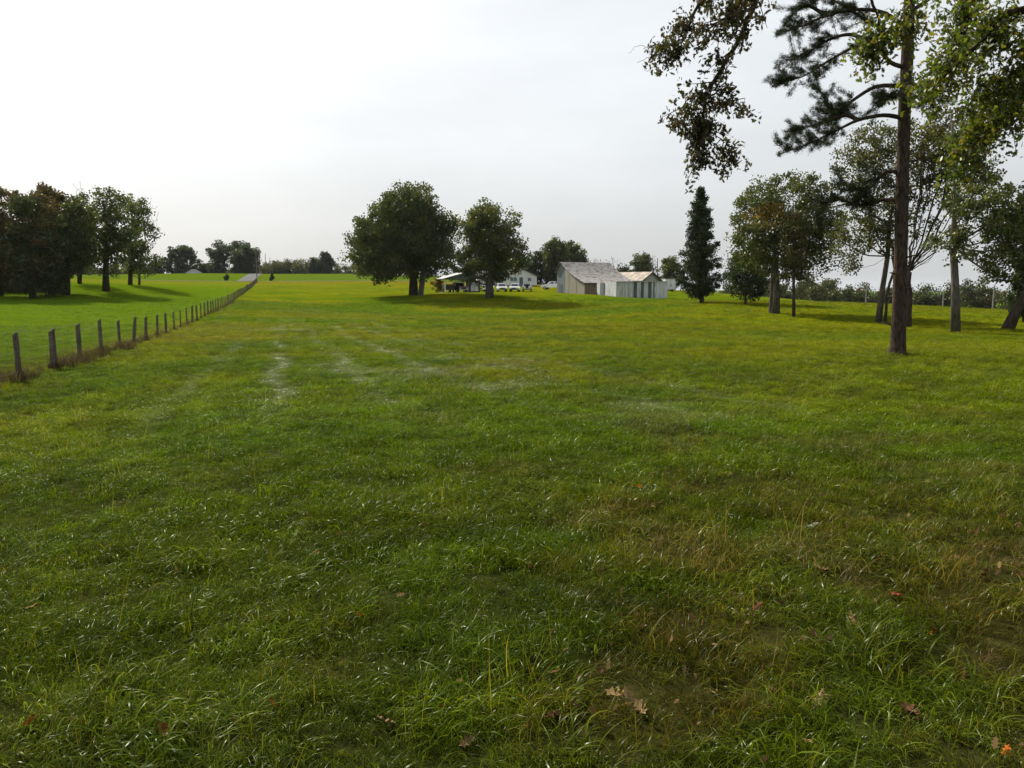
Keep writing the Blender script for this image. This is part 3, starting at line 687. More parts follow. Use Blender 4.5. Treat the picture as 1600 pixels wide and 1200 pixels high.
cedar('cedar_tree', 'tall pointed dark cedar right of the white box trailer', 1095, 473, 92, 294, 45, 130, n=680, nper=42, crad=.33, lsize=.15, vlow=459)
cedar('young_cedar', 'small dark evergreen left of the gravel driveway', 354, 438, 238, 429, 5, 131, n=40, nper=40, crad=.25, lsize=.2, vlow=437, r0=.06, group='young evergreens by the driveway', cat='shrub')
cedar('young_cedar', 'small dark evergreen right of the gravel driveway', 425, 438, 236, 428, 4, 132, n=40, nper=40, crad=.22, lsize=.2, vlow=437, r0=.06, group='young evergreens by the driveway', cat='shrub')

# trees of the right hand row
G4 = 'trees in the row at the right'
def yel(p, col, g):   # one limb of turning leaves
    c = P(1195, 340, 70); d = np.linalg.norm((p - c)*np.array([1, .4, 1.3]), axis=1)
    return np.where((d < 1.7)[:, None] & (g.uniform(size=(len(p), 1)) < .7), np.array([.2, .13, .016])*g.uniform(.7, 1.2, (len(p), 1)), col)
b2 = P(1204, 487, 71); b2[2] = gz(b2[0], b2[1])
tree_px('broadleaf_tree', 'round green tree with a yellow limb right of the cedar', 1211, 490, 70,
        [(1136, 1316, 272, 440), (1160, 1290, 268, 370), (1134, 1220, 305, 420), (1200, 1315, 310, 425), (1235, 1318, 330, 430)], (1214, 300), 140,
        ncl=430, nper=46, crad=.52, lsize=.17, r0=.27, limbs=12, pal=PAL_OAK + PAL_OLV[:1], group=G4, shell=.2, bark='bark_grey', colf=yel,
        extra_trunks=[([b2 - np.array([0, 0, .1]), P(1206, 450, 71), P(1208, 400, 71)], [.2, .17, .13])])
tree_px('bush', 'dark low bush left of the round green tree trunk', 1163, 476, 84, [(1130, 1200, 395, 474), (1140, 1205, 380, 450)], (1165, 400), 141, cat='bush', ncl=130, nper=55, crad=.5, lsize=.17, r0=.1, pal=PAL_DARK, group=G4)
tree_px('sapling', 'slim sapling just right of the round tree trunk', 1239, 496, 66, [(1216, 1262, 360, 455), (1225, 1265, 330, 400)], (1241, 345), 142, ncl=70, nper=38, crad=.4, lsize=.15, r0=.12, pal=PAL_OLV + [(.09, .06, .03)], group=G4, shell=.2)
tree_px('leaning_tree', 'leaning slender tree with airy crown left of the pine trunk', 1371, 505, 60, [(1300, 1400, 210, 320), (1295, 1390, 320, 400), (1320, 1410, 190, 260), (1290, 1350, 370, 425), (1340, 1420, 280, 380)], (1408, 240), 143,
        ncl=230, nper=34, crad=.5, lsize=.15, r0=.2, limbs=12, pal=PAL_OLV, group=G4, shell=.1, bark='bark_grey',
        extra_trunks=[])
tree_px('sapling', 'thin stem beside the slender leaning tree', 1381, 506, 59.5, [(1375, 1412, 330, 400)], (1396, 400), 144, ncl=20, nper=20, crad=.35, lsize=.15, r0=.11, pal=PAL_OLV, group=G4, shell=.1)
tree_px('fan_tree', 'wide tree with many bare fanned branches behind the pine', 1416, 512, 56, [(1400, 1520, 175, 300), (1440, 1560, 190, 290), (1420, 1500, 180, 360), (1460, 1570, 255, 330), (1400, 1440, 200, 420)], (1420, 425), 145,
        ncl=280, nper=34, crad=.45, lsize=.15, r0=.26, limbs=22, rt=.012, pal=PAL_OLV + PAL_AUT[1:2], group=G4, shell=.15, step=.9)
tree_px('tall_tree', 'tall straight grey trunk standing right of the pine', 1493, 521, 50, [(1470, 1560, 150, 260), (1520, 1600, 330, 440), (1480, 1600, 280, 380), (1450, 1540, 360, 410)], (1490, 170), 146,
        ncl=170, nper=44, crad=.42, lsize=.15, r0=.23, limbs=12, pal=PAL_OAK + PAL_OLV[:1], group=G4, shell=.15, bark='bark_grey')
x0 = (1572-800)/F*53; lb_ = np.array([x0, 53, gz(x0, 53)])
make_tree('leaning_tree', 'thick trunk leaning sharply to the right at the right edge', 'tree', lb_, [lb_ - np.array([0, 0, .2]), P(1587, 487, 53), P(1606, 455, 53), P(1630, 400, 53), P(1650, 330, 53)],
          [ell_px(1540, 1640, 305, 400, 53), ell_px(1590, 1720, 270, 430, 53), ell_px(1560, 1640, 380, 450, 53)], ncl=190, nper=55, crad=.5, lsize=.15, r0=.32, pal=PAL_DARK + PAL_OAK[:1], group=G4, seed=147, shell=.2)
cedar('cedar_shrub', 'dark evergreen shrub behind the leaning trunk at the right edge', 1598, 500, 62, 405, 26, 148, n=150, nper=60, crad=.36, lsize=.14, vlow=490, r0=.1, group=G4)

# the pine in the foreground
def pine():
    g = np.random.default_rng(160); D = 22.0
    b = np.array([(1402-800)/F*D, D, 0]); b[2] = gz(b[0], b[1])
    tr = [b - np.array([0, 0, .2]), P(1403, 540, D), P(1405, 480, D), P(1408, 380, D), P(1410, 280, D), P(1413, 180, D), P(1418, 80, D), P(1421, 0, D), P(1424, -120, D), P(1426, -260, D)]
    rt = [.30, .205, .183, .172, .165, .157, .15, .135, .11, .03]
    root = thing('pine_tree', 'tall pine with long bare trunk in the right foreground', 'tree', b)
    mb = MB()
    fine_p = []; fine_r = []
    for i in range(len(tr)-1):
        for k in range(4):
            t = k/4; fine_p.append(tr[i]*(1-t) + tr[i+1]*t); fine_r.append((rt[i]*(1-t) + rt[i+1]*t)*g.uniform(.97, 1.03))
    fine_p.append(tr[-1]); fine_r.append(rt[-1])
    mb.tube([p - b for p in fine_p], fine_r, 16); mb.build('trunk', 'bark_pine', root, True)
    for k, (vv, a_) in enumerate(((505, 2.8), (452, .4), (425, 3.4), (388, 5.2), (352, 2.6), (338, .2), (240, 5.9))):
        i_ = int(np.interp(-vv, [-540, -480, -380, -280, -180], [4, 8, 12, 16, 20])); p_ = fine_p[i_] - b; d_ = np.array([math.cos(a_), math.sin(a_), .25]); ln_ = g.uniform(.22, .42)
        MB().tube([p_ + d_*.1, p_ + d_*(.1+ln_*.6), p_ + d_*(.1+ln_) + np.array([0, 0, -.02])], [.03, .022, .012], 6).build('branch_stub', 'bark_pine', root, True)
    # limbs: (pixel path, depth shift at the tip); foliage pads along the outer part
    limbs = [([(1412, 185), (1380, 180), (1340, 188), (1305, 205), (1270, 222), (1215, 242)], -1.0, .55),
             ([(1340, 188), (1322, 180), (1300, 188), (1262, 198), (1240, 208)], .6, .4),
             ([(1412, 135), (1370, 135), (1335, 155), (1318, 170), (1300, 175), (1285, 145)], .9, .4),
             ([(1413, 105), (1392, 98), (1372, 78), (1340, 72), (1290, 98), (1258, 118), (1225, 128)], -.5, .5),
             ([(1372, 78), (1335, 55), (1300, 60), (1265, 80), (1240, 92)], .5, .45),
             ([(1417, 45), (1380, 20), (1335, 15), (1290, 25), (1255, 40), (1232, 48)], -.8, .35),
             ([(1290, 25), (1265, 10), (1245, 15)], .2, .3),
             ([(1418, 60), (1370, 40), (1310, 5), (1260, -20)], 1.0, .35),
             ([(1412, 140), (1400, 150), (1385, 150), (1375, 165)], -1.2, .3),
             ([(1414, 120), (1432, 135), (1445, 145), (1455, 150)], -.8, .4),
             ([(1409, 315), (1380, 312), (1345, 320), (1315, 312), (1290, 318)], 1.2, .35),
             ([(1410, 270), (1385, 268), (1368, 285), (1350, 298), (1320, 290)], .5, .3),
             ([(1420, 20), (1450, 0), (1490, -30), (1520, -40)], -1, .4),
             ([(1421, -20), (1380, -40), (1300, -50), (1240, -60)], .5, .3),
             ([(1422, -60), (1470, -90), (1530, -110)], .8, .3), ([(1424, -110), (1390, -140), (1340, -150)], -.8, .3), ([(1424, -160), (1450, -190), (1490, -200)], .5, .3)]
    pads = []; dirs = []
    for path, dd, start in limbs:
        n = len(path); q = [P(u, v, D + dd*i/(n-1)) - b for i, (u, v) in enumerate(path)]
        # smooth subdivide
        fp = []
        for i in range(n-1):
            for k in range(4):
                t = k/4; p0, p1, p2, p3 = q[max(i-1, 0)], q[i], q[i+1], q[min(i+2, n-1)]
                fp.append(.5*((2*p1) + (-p0+p2)*t + (2*p0-5*p1+4*p2-p3)*t*t + (-p0+3*p1-3*p2+p3)*t**3))
        fp.append(q[-1]); m_ = len(fp); r = [.055*(1-i/(m_-1))+.010 for i in range(m_)]
        mbr = MB().tube(fp, r, 7)
        for i in range(int(m_*start), m_):
            for k in range(4 if g.uniform() > .3 else 1):
                d = (fp[min(i+1, m_-1)] - fp[max(i-1, 0)]); d /= np.linalg.norm(d)+1e-9
                sd = d*.7 + g.normal(0, .6, 3)*np.array([1, 1, .7]) + np.array([0, 0, .16]); sd /= np.linalg.norm(sd); L = g.uniform(.15, .62)
                e = fp[i] + sd*L; mbr.tube([fp[i], fp[i] + sd*L*.5 + np.array([0, 0, .02]), e], [.009, .007, .004], 4, False)
                for t in (.45, .7, .9, 1.08): pads.append(fp[i] + sd*L*t); dirs.append(sd)
        mbr.build('branch', 'bark_pine', root, True)
    pads = np.array(pads); dirs = np.array(dirs); K = len(pads); per = 56
    c = np.repeat(np.arange(K), per); N = len(c)
    ax = unit(g.normal(0, .75, (N, 3)) + dirs[c]*.9 + np.array([0, 0, .3])); sd = unit(np.cross(ax, g.normal(size=(N, 3)))); Ln = g.uniform(.055, .115, (N, 1)); w = .0052
    p = pads[c] + g.normal(0, .035, (N, 3))
    v = np.stack([p - sd*w, p + sd*w, p + ax*Ln], 1).reshape(-1, 3); f = np.arange(3*N).reshape(N, 3)
    col = np.array([(.014, .024, .008), (.02, .031, .009), (.011, .018, .007), (.028, .03, .009)])[g.integers(0, 4, N)]*g.uniform(.7, 1.3, (N, 1))
    link('needles', fast_mesh('needles', v, f, np.repeat(col, 3, 0)), 'needle', root)
    print('pine needles', N)
pine()

# the near oak whose limbs hang into the top of the picture; its trunk stands right of the frame
def near_oak():
    g = np.random.default_rng(170); bx_, by_ = 11.5, 7.0; b = np.array([bx_, by_, gz(bx_, by_)])
    root = thing('near_oak', 'near oak with turning leaves hanging in from the upper right', 'tree', b)
    MB().tube([np.array(q) for q in ((0, 0, -.2), (0, 0, .3), (-.05, .05, 2), (-.1, .1, 4.2), (-.4, .1, 6.5), (-.6, .2, 9.5))], [.62, .45, .38, .34, .26, .1], 12).build('trunk', 'bark', root, True)
    fork = b + np.array([-.2, .1, 5.2])
    cl = []; yl = []
    def limb(pts, r0, r1, twigs, tl, acc, start=.0, per=1, down=.35):
        q = [np.asarray(p, float) - b for p in pts]; n = len(q); fp = []
        for i in range(n-1):
            for k in range(5):
                t = k/5; p0, p1, p2, p3 = q[max(i-1, 0)], q[i], q[i+1], q[min(i+2, n-1)]
                fp.append(.5*((2*p1) + (-p0+p2)*t + (2*p0-5*p1+4*p2-p3)*t*t + (-p0+3*p1-3*p2+p3)*t**3) + g.normal(0, .012, 3))
        fp.append(q[-1]); m_ = len(fp); mb = MB().tube(fp, [r0 + (r1-r0)*i/(m_-1) for i in range(m_)], 7)
        for k in range(twigs):
            i = int(m_*start + g.uniform()*(m_*(1-start))); i = min(i, m_-1); d = fp[min(i+1, m_-1)] - fp[max(i-1, 0)]; d /= np.linalg.norm(d)+1e-9
            sd = d*.55 + g.normal(0, .6, 3) - np.array([0, 0, down]); sd /= np.linalg.norm(sd); L = tl*g.uniform(.4, 1)
            mid = fp[i] + sd*L*.5 + g.normal(0, .04, 3); e = fp[i] + sd*L - np.array([0, 0, .06*L])
            mb.tube([fp[i], mid, e], [.008, .006, .003], 4, False)
            for t in np.linspace(.3, 1.05, 4*per): acc.append((fp[i] + (e-fp[i])*t + g.normal(0, .05, 3)))
        mb.build('branch', 'bark', root, True)
    D = 11.0
    h0 = P(1240, -150, D-1)
    limb([fork, b + np.array([-3, .8, 5.6]), b + np.array([-5.6, 1.8, 5.9]), h0], .13, .055, 0, .5, cl)
    limb([h0, P(1190, -30, D), P(1160, 50, D), P(1125, 110, D), P(1103, 150, D), P(1098, 195, D)], .045, .014, 40, .5, cl, .12)
    limb([P(1098, 195, D), P(1085, 205, D), P(1086, 235, D), P(1075, 262, D)], .010, .004, 17, .36, cl)
    limb([P(1098, 190, D), P(1112, 205, D), P(1135, 225, D), P(1145, 250, D)], .009, .004, 13, .32, cl)
    limb([P(1110, 135, D), P(1140, 155, D), P(1165, 160, D)], .009, .004, 8, .28, cl)
    limb([P(1105, 145, D), P(1075, 155, D), P(1055, 185, D)], .009, .004, 9, .3, cl)
    limb([h0, P(1130, -70, D+.3), P(1090, 10, D+.3), P(1065, 60, D+.3), P(1040, 72, D+.3)], .035, .008, 40, .45, cl, .2)
    limb([P(1050, 66, D+.3), P(1032, 75, D+.3), P(1014, 88, D+.3), P(995, 98, D+.3)], .007, .002, 0, .3, cl)
    limb([P(1018, 86, D+.3), P(1010, 74, D+.3), P(995, 73, D+.3), P(981, 82, D+.3)], .004, .0015, 0, .3, cl)
    limb([P(1030, 100, D+.3), P(1012, 110, D+.3), P(1004, 100, D+.3)], .004, .0015, 0, .3, cl)
    limb([h0, P(1180, -60, D-.4), P(1150, 10, D-.4), P(1115, 40, D-.4)], .03, .008, 34, .5, cl, .25)
    # right hand sprays
    limb([fork, b + np.array([-1.6, 1.6, 5.1]), P(1620, 10, 10.5), P(1540, 60, 10.8), P(1470, 125, 11)], .10, .012, 58, .62, yl, .45, 1, .15)
    limb([fork, b + np.array([-1.2, 2.4, 4.8]), P(1660, 110, 11), P(1590, 165, 11.3), P(1540, 205, 11.5), P(1510, 245, 11.5)], .09, .01, 48, .58, yl, .5, 1, .15)
    limb([fork, b + np.array([-.8, 2.2, 5.2]), P(1680, 0, 10.5), P(1640, 60, 10.6), P(1590, 110, 10.7), P(1560, 130, 10.8)], .08, .01, 40, .6, yl, .5, 1, .15)
    limb([fork, b + np.array([-2, 2.0, 6]), P(1570, -60, 11.5), P(1510, 20, 11.8), P(1485, 90, 12)], .08, .01, 46, .55, yl, .5, 1)
    limb([h0, P(1330, -60, 10.5), P(1365, 10, 10.6), P(1372, 50, 10.6), P(1362, 80, 10.6)], .03, .006, 20, .34, yl, .55, 1)
    limb([h0, P(1400, -70, 10.2), P(1425, 10, 10.2), P(1425, 50, 10.2)], .03, .006, 8, .25, yl, .6, 1)
    # canopy overhead, out of the frame above
    over = []
    for k in range(15):
        e = np.array([g.uniform(-7, 8), g.uniform(3.5, 12), g.uniform(7.6, 10.0)])
        s_ = b + np.array([-.4, .1, g.uniform(5.5, 7)]); md_ = s_*.45 + e*.55 + np.array([0, 0, .8])
        limb([s_, s_*.7 + e*.3 + np.array([0, 0, .7]), md_, e], .07, .015, 10, 1.1, over, .35, 1, .05)
    RED = [(.05, .03, .022), (.042, .033, .024), (.036, .036, .014), (.03, .04, .013), (.065, .055, .012), (.03, .03, .018)]
    SPR = [(.028, .046, .008), (.04, .06, .009), (.06, .078, .011), (.085, .09, .011), (.022, .036, .008), (.1, .075, .014)]
    for cents, per, pal, size, rad in ((np.array(cl), 8, RED, .072, .07), (np.array(yl), 10, SPR, .078, .16), (np.array(over), 6, PAL_YEL[1:3], .16, .2)):
        v, f, c = leaf_cloud(cents, per, rad, size, pal, g, OAK, droop=.6, squash=1)
        link('foliage', fast_mesh('foliage', v, f, c), 'leaf' if pal is RED else 'leaf_near', root)
        print('near oak leaves', len(f))
near_oak()

# ------------------------------------------------------------------ wire fence
def fence():
    g = np.random.default_rng(200)
    us = [-22, 25, 82, 123, 157, 186, 208, 228, 246, 260, 273, 283, 293, 301.5, 309, 315.5, 321.5]
    ds = [fence_depth(u) for u in us]
    while ds[-1] < 222: ds.append(ds[-1] + 2.95*g.uniform(.93, 1.07))
    b = np.array([FX0 + FK*ds[0], ds[0], 0]); b[2] = gz(b[0], b[1])
    root = thing('wire_fence', 'weathered wooden post and wire fence running up the left field', 'fence', b)
    tops = []
    big = {2: 1.5, 5: 1.1, 6: 1.35, 8: 1.05}
    for i, d in enumerate(ds):
        x = FX0 + FK*d; z = gz(x, d); rr = .062*g.uniform(.75, 1.15)*big.get(i, 1); h = 1.15*g.uniform(.93, 1.06); lx, ly = g.normal(0, .02, 2)
        if i == 1: lx = -.005
        if i == 6: lx = .10
        mb = MB(); k = 9; zs = [-.25, .0, .3, .7, 1.0, 1.0]; o0 = 0
        n = 8; rings = []
        ph = g.uniform(0, 6.28); irr = g.uniform(.82, 1.15, n)
        for t, s_ in ((-.25, 1.08), (.05, 1.05), (.3, 1), (.6, .97), (.9, .95), (1.0, .9)):
            zz = t*h if t > 0 else t
            ring = []
            for a_ in range(n):
                an = ph + 6.283*a_/n; q = rr*s_*irr[a_]*(1 + .05*g.normal())
                top_cut = (math.cos(an - .6)*rr*.7 if t == 1.0 else 0)
                ring.append((x-b[0] + q*math.cos(an) + lx*zz, d-b[1] + q*math.sin(an) + ly*zz, z-b[2] + zz + top_cut))
            rings.append(ring)
        for rg_ in rings: mb.v += rg_
        for j in range(5):
            for a_ in range(n): mb.f.append((j*n+a_, j*n+(a_+1) % n, (j+1)*n+(a_+1) % n, (j+1)*n+a_))
        mb.f.append(tuple(range(5*n, 6*n)))
        mb.build('post', 'post', root)
        tops.append((x + rr, d, z, h))
    for hh in (.25, .45, .65, .85, 1.05):
        pth = []
        for i, (x, d, z, h) in enumerate(tops):
            pth.append(np.array([x, d, z + hh*h]) - b)
            if i < len(tops)-1:
                x2, d2, z2, h2 = tops[i+1]; pth.append(np.array([(x+x2)/2, (d+d2)/2, (z*1 + z2*1)/2 + hh*(h+h2)/2 - .02]) - b)
        MB().tube(pth, [.0022]*len(pth), 4).build('wire', 'wire', root)
    return ds
fence_ds = fence()
# dead weeds along the foot of the fence
def weeds():
    g = np.random.default_rng(210); V = []; Fq = []; Cc = []
    spots = []
    for d in fence_ds:
        k = 1.0 if d < 60 else .7
        spots.append((FX0 + FK*d, d, .22*k*g.uniform(.7, 1.3), 60 if d < 70 else 26))
    for u, v_, s_ in ((112, 572, .55), (128, 568, .5), (100, 576, .35), (150, 558, .4), (165, 552, .38), (195, 548, .4), (200, 545, .35), (215, 538, .25), (0, 602, .5), (15, 600, .5), (40, 594, .35)):
        p = ground(u, v_, 8, 60); spots.append((p[0], p[1], s_, 150))
    for k in range(55):
        d = 16 + 90*g.uniform()**1.3; spots.append((FX0 + FK*d + g.normal(0, .18), d, .2*g.uniform(.5, 1.2), 26))
    off = 0
    for x, y, s_, nb in spots:
        v, f, c = blade_set(int(nb*1.8), s_*.9, .2, .55, .011, (.4, 2.2), [(.075, .052, .033), (.11, .076, .05), (.05, .034, .024), (.06, .04, .029), (.045, .05, .015)], int(g.integers(1e9)), 3)
        v = v*np.array([1, 1, .6 + s_]) + np.array([x, y, gz(x, y)]); V.append(v); Fq.append(f + off); Cc.append(c); off += len(v)
    o = link('dead_weeds', fast_mesh('dead_weeds', np.concatenate(V), np.concatenate(Fq), np.concatenate(Cc)), 'dead')
    tag(o, 'brown dead weeds along the foot of the wire fence', 'weeds', kind='stuff')
weeds()

# ------------------------------------------------------------------ farm buildings
def at_ground(u, D):
    x = (u-800)/F*D; return np.array([x, D, gz(x, D)])
def window(parent, x, z, w, h, y, glass='glass', name='window', t=.08):
    """window in a wall whose outside is at local y (facing -y)"""
    mb = MB(); mb.box(x-w/2-t, x+w/2+t, y-.05, y+.02, z-h/2-t, z-h/2).box(x-w/2-t, x+w/2+t, y-.05, y+.02, z+h/2, z+h/2+t).box(x-w/2-t, x-w/2, y-.05, y+.02, z-h/2, z+h/2).box(x+w/2, x+w/2+t, y-.05, y+.02, z-h/2, z+h/2).box(x-.025, x+.025, y-.04, y+.01, z-h/2, z+h/2)
    f = mb.build(name, 'white', parent)
    MB().box(x-w/2, x+w/2, y-.025, y-.005, z-h/2, z+h/2).build('pane', glass, f)
    MB().box(x-w/2-.14, x+w/2+.14, y-.1, y+.02, z-h/2-t-.06, z-h/2-t-.002).build('sill', 'white', f)
    return f
def house():
    b = at_ground(813, 203); W = 8.6; Dp = 13; eh = 2.55; pk = 4.45
    r = thing('farmhouse', 'white gabled farmhouse behind the parked cars', 'house', b, R(14))
    MB().prism([(-W/2, -.3), (W/2, -.3), (W/2, eh), (0, pk), (-W/2, eh)], 'y', 0, Dp).build('wall', 'siding', r)
    MB().box(-W/2-.05, W/2+.05, -.05, Dp+.05, -.5, .25).build('foundation', 'dark_blue', r)
    ov = .45; sl = (pk-eh)/(W/2)
    for s, nm in ((-1, 'roof'), (1, 'roof')):
        p = [(0, pk+.03), (s*(W/2+ov), eh - sl*ov+.03), (s*(W/2+ov), eh - sl*ov+.19), (0, pk+.19)]
        if s > 0: p = p[::-1]
        ro = MB().prism(p, 'y', -.35, Dp+.35).build(nm, 'roof_dark', r)
        if s < 0: MB().box(-.95, -.25, 2.2, 2.9, pk-.5, pk+.85).box(-1.02, -.18, 2.13, 2.97, pk+.85, pk+.97).build('chimney', 'brick', ro)
    window(r, -1.75, 1.75, 1.7, .95, 0, 'teal'); window(r, 2.35, 1.72, .75, .8, 0)
    d = MB().box(-.25, .65, -.06, .02, .45, 2.25).build('door', 'dark_blue', r); MB().cyl((.55, -.09, 1.35), 'y', .04, .07, 8).build('handle', 'chrome', d)
    MB().box(-.5, .9, -1.1, -.002, -.3, .4).box(-.5, .9, -1.5, -1.1, -.3, .12).build('step', 'dark_blue', r)
    # vent in the gable
    MB().box(-.35, .35, -.05, .0, 3.0, 3.5).build('gable_vent', 'gable_grey', r)
    # lower wing on the left with its own roof
    MB().prism([(3.2, -.3), (9.5, -.3), (9.5, 2.3), (6.35, 3.7), (3.2, 2.3)], 'x', -10.2, -W/2-.002).build('wing_wall', 'siding', r)
    for s in (-1, 1):
        p = [(6.35, 3.73), (6.35+s*3.7, 2.08), (6.35+s*3.7, 2.22), (6.35, 3.88)]
        MB().prism(p if s < 0 else p[::-1], 'x', -10.6, -W/2+1.5).build('wing_roof', 'roof_dark', r)
    MB().box(-9.6, -4.4, 1.0, 3.19, 1.9, 2.05).box(-9.5, -9.38, 1.1, 1.22, -.4, 1.9).box(-7, -6.88, 1.1, 1.22, -.4, 1.9).build('porch', 'white', r)
house()
def carport():
    b = at_ground(727, 145); W = 7.4; Dp = 6.5; eh = 2.35; pk = 3.5
    r = thing('carport', 'open gabled carport left of the small oak', 'carport', b, R(17))
    for x in (-W/2+.1, -.2, W/2-.1):
        for y in (.1, Dp-.1): MB().box(x-.07, x+.07, y-.07, y+.07, -.4, eh-.002).build('post', 'white' if x < -1 else 'post', r)
    for y in (0, Dp): MB().box(-W/2, W/2, y-.08, y+.08, eh, eh+.18).build('beam', 'dark_blue', r)
    MB().prism([(-W/2, eh+.19), (W/2, eh+.19), (0, pk)], 'y', -.04, .04).build('front_gable', 'dark_blue', r)
    MB().prism([(-W/2, eh+.19), (W/2, eh+.19), (0, pk)], 'y', Dp-.08, Dp).build('rear_gable', 'dark_blue', r)
    sl = (pk-eh-.15)/(W/2); ov = .4
    for s in (-1, 1):
        p = [(0, pk+.02), (s*(W/2+ov), eh+.17-sl*ov), (s*(W/2+ov), eh+.25-sl*ov), (0, pk+.1)]
        MB().prism(p if s < 0 else p[::-1], 'y', -.4, Dp+.4).build('roof', 'roof_white' if s < 0 else 'roof_dark', r)  # left slope paler: its sunlit look is put into the material
    MB().box(-W/2-.2, W/2+.2, -.3, Dp+.3, -.35, .03).build('floor', 'soil', r)
    # back screen wall on the right half
    MB().box(W/2-2.0, W/2, Dp-.3, Dp-.2, .04, eh-.01).build('back_wall', 'dark_blue', r)
    t = Matrix.Rotation(R(17), 4, 'Z')
    def loc(x, y, z): return np.array(b) + np.array(t @ Vector((x, y, z)))
    c = thing('storage_cabinet', 'dark cabinet with two white doors under the carport', 'cabinet', loc(1.95, 1.1, .03), R(17))
    MB().box(-1.05, 1.05, -.5, .6, 0, 2.15).build('case', 'car_black', c)
    for s in (-1, 1):
        d = MB().box(*sorted((s*.03, s*.72)), -.56, -.502, .22, 1.85).build('door', 'white', c); MB().box(*sorted((s*.08, s*.12)), -.6, -.562, .9, 1.1).build('handle', 'dark', d)
    return loc
loc_cp = carport()

def vehicle(name, label, loc, rot, style, paint, group=None, tail=False):
    """style: suv / pickup / van. local +x is the nose."""
    r = thing(name, label, 'pickup' if style == 'pickup' else ('van' if style == 'van' else 'car'), loc, rot, group)
    L, W = (5.0, 1.85) if style != 'suv' else (4.3, 1.78); h = L/2
    if style == 'suv':
        low = [(-h, .38), (h, .38), (h+.04, .62), (h-.05, .88), (h-1.15, 1.0), (-h+.02, 1.02), (-h-.04, .7)]; cab = [(h-1.3, 1.0), (h-1.95, 1.62), (-h+.35, 1.66), (-h+.05, 1.02)]
    elif style == 'van':
        low = [(-h, .38), (h, .38), (h+.04, .65), (h-.08, .98), (h-.8, 1.12), (-h, 1.12)]; cab = [(h-.85, 1.12), (h-1.6, 1.95), (-h+.1, 2.0), (-h, 1.12)]
    else:
        low = [(-h, .45), (h, .45), (h+.04, .72), (h-.05, 1.02), (h-1.25, 1.12), (-h, 1.12)]; cab = [(h-1.3, 1.12), (h-1.85, 1.75), (h-2.9, 1.77), (h-3.1, 1.12)]
    MB().prism(low[::-1], 'y', -W/2, W/2).build('body', paint, r)
    m_ = MB(); k = len(cab); iw = W/2-.04; tw = W/2-.2
    for s in (-1, 1):
        for x, z in cab: m_.v.append((x, s*(iw if z < 1.3 else tw), z))
    m_.f = [tuple(range(k)), tuple(range(k, 2*k))[::-1]] + [(i, i+k, (i+1) % k+k, (i+1) % k) for i in range(k)]
    cabo = m_.build('cabin', paint, r)
    (x0, z0), (x1, z1), (x2, z2), (x3, z3) = cab
    def slab(a, b_, off, w0, w1, nm, mt, par):   # pane lying on the slope a-b across the width
        (xa, za), (xb, zb) = a, b_; dx, dz = xb-xa, zb-za; ln = math.hypot(dx, dz); nx, nz = off*dz/ln*.015, -off*dx/ln*.015
        q = lambda t, w, s: (xa+dx*t+nx*s, w, za+dz*t+nz*s)
        p = [q(.1, -w0, .3), q(.1, w0, .3), q(.9, w1, .3), q(.9, -w1, .3), q(.1, -w0, 1.6), q(.1, w0, 1.6), q(.9, w1, 1.6), q(.9, -w1, 1.6)]
        return MB().quad_box(p).build(nm, mt, par)
    slab((x0, z0), (x1, z1), 1, iw-.12, tw-.06, 'windshield', 'glass', cabo); slab((x3, z3), (x2, z2), -1, iw-.14, tw-.08, 'rear_window', 'glass', cabo)
    zm0, zm1 = z0+.09, z1-.1; fr = lambda z: iw + (tw-iw)*(z-z0)/(z1-z0)
    xa, xb = x3 + .22, x0 - .5; xc = (xa+xb)/2 + .15
    for s in (-1, 1):
        for p0, p1 in ((xa, xc-.05), (xc+.05, xb)):
            y0, y1 = s*(fr(zm0)+.004), s*(fr(zm1)+.004); e = s*.012
            q0 = p1 - (.28 if p1 == xb else 0)
            MB().quad_box([(p0, y0, zm0), (p1, y0, zm0), (p1, y0+e, zm0), (p0, y0+e, zm0), (p0+.08, y1, zm1), (q0, y1, zm1), (q0, y1+e, zm1), (p0+.08, y1+e, zm1)]).build('side_window', 'glass', cabo)
        MB().box(*sorted((xb+.05, xb+.2)), *sorted((s*(W/2+.003), s*(W/2+.16))), 1.02, 1.18).build('mirror', paint, r)
    if style == 'pickup': MB().box(-h+.08, h-3.2, -W/2+.1, W/2-.1, 1.122, 1.126).build('bed_liner', 'dark', r)
    for x in (h-.85, -h+.9):
        for s in (-1, 1):
            wv = MB().cyl((x, s*(W/2-.08), .34), 'y', .34, .24, 16).build('wheel', 'tyre', r); MB().cyl((x, s*(W/2+.045), .34), 'y', .2, .015, 12).build('rim', 'rim', wv)
    for s in (-1, 1):
        MB().box(h-.03, h+.065, *sorted((s*.52, s*.84)), .66, .82).build('headlight', 'lamp', r); MB().box(-h-.065, -h+.03, *sorted((s*.68, s*.86)), .62, .98).build('tail_light', 'red', r)
    MB().box(h-.02, h+.07, -.48, .48, .62, .82).build('grille', 'dark', r)
    MB().box(h-.05, h+.12, -W/2+.03, W/2-.03, .40, .56).build('front_bumper', 'chrome' if style == 'pickup' else 'car_black', r)
    MB().box(-h-.12, -h+.05, -W/2+.03, W/2-.03, .40, .56).build('rear_bumper', 'car_dark' if tail else 'car_black', r)
    if tail: MB().cyl((-h-.2, .0, 1.0), 'x', .34, .18, 18).build('spare_wheel', 'tyre', r)
    return r
GC = 'vehicles parked on the grass by the house'
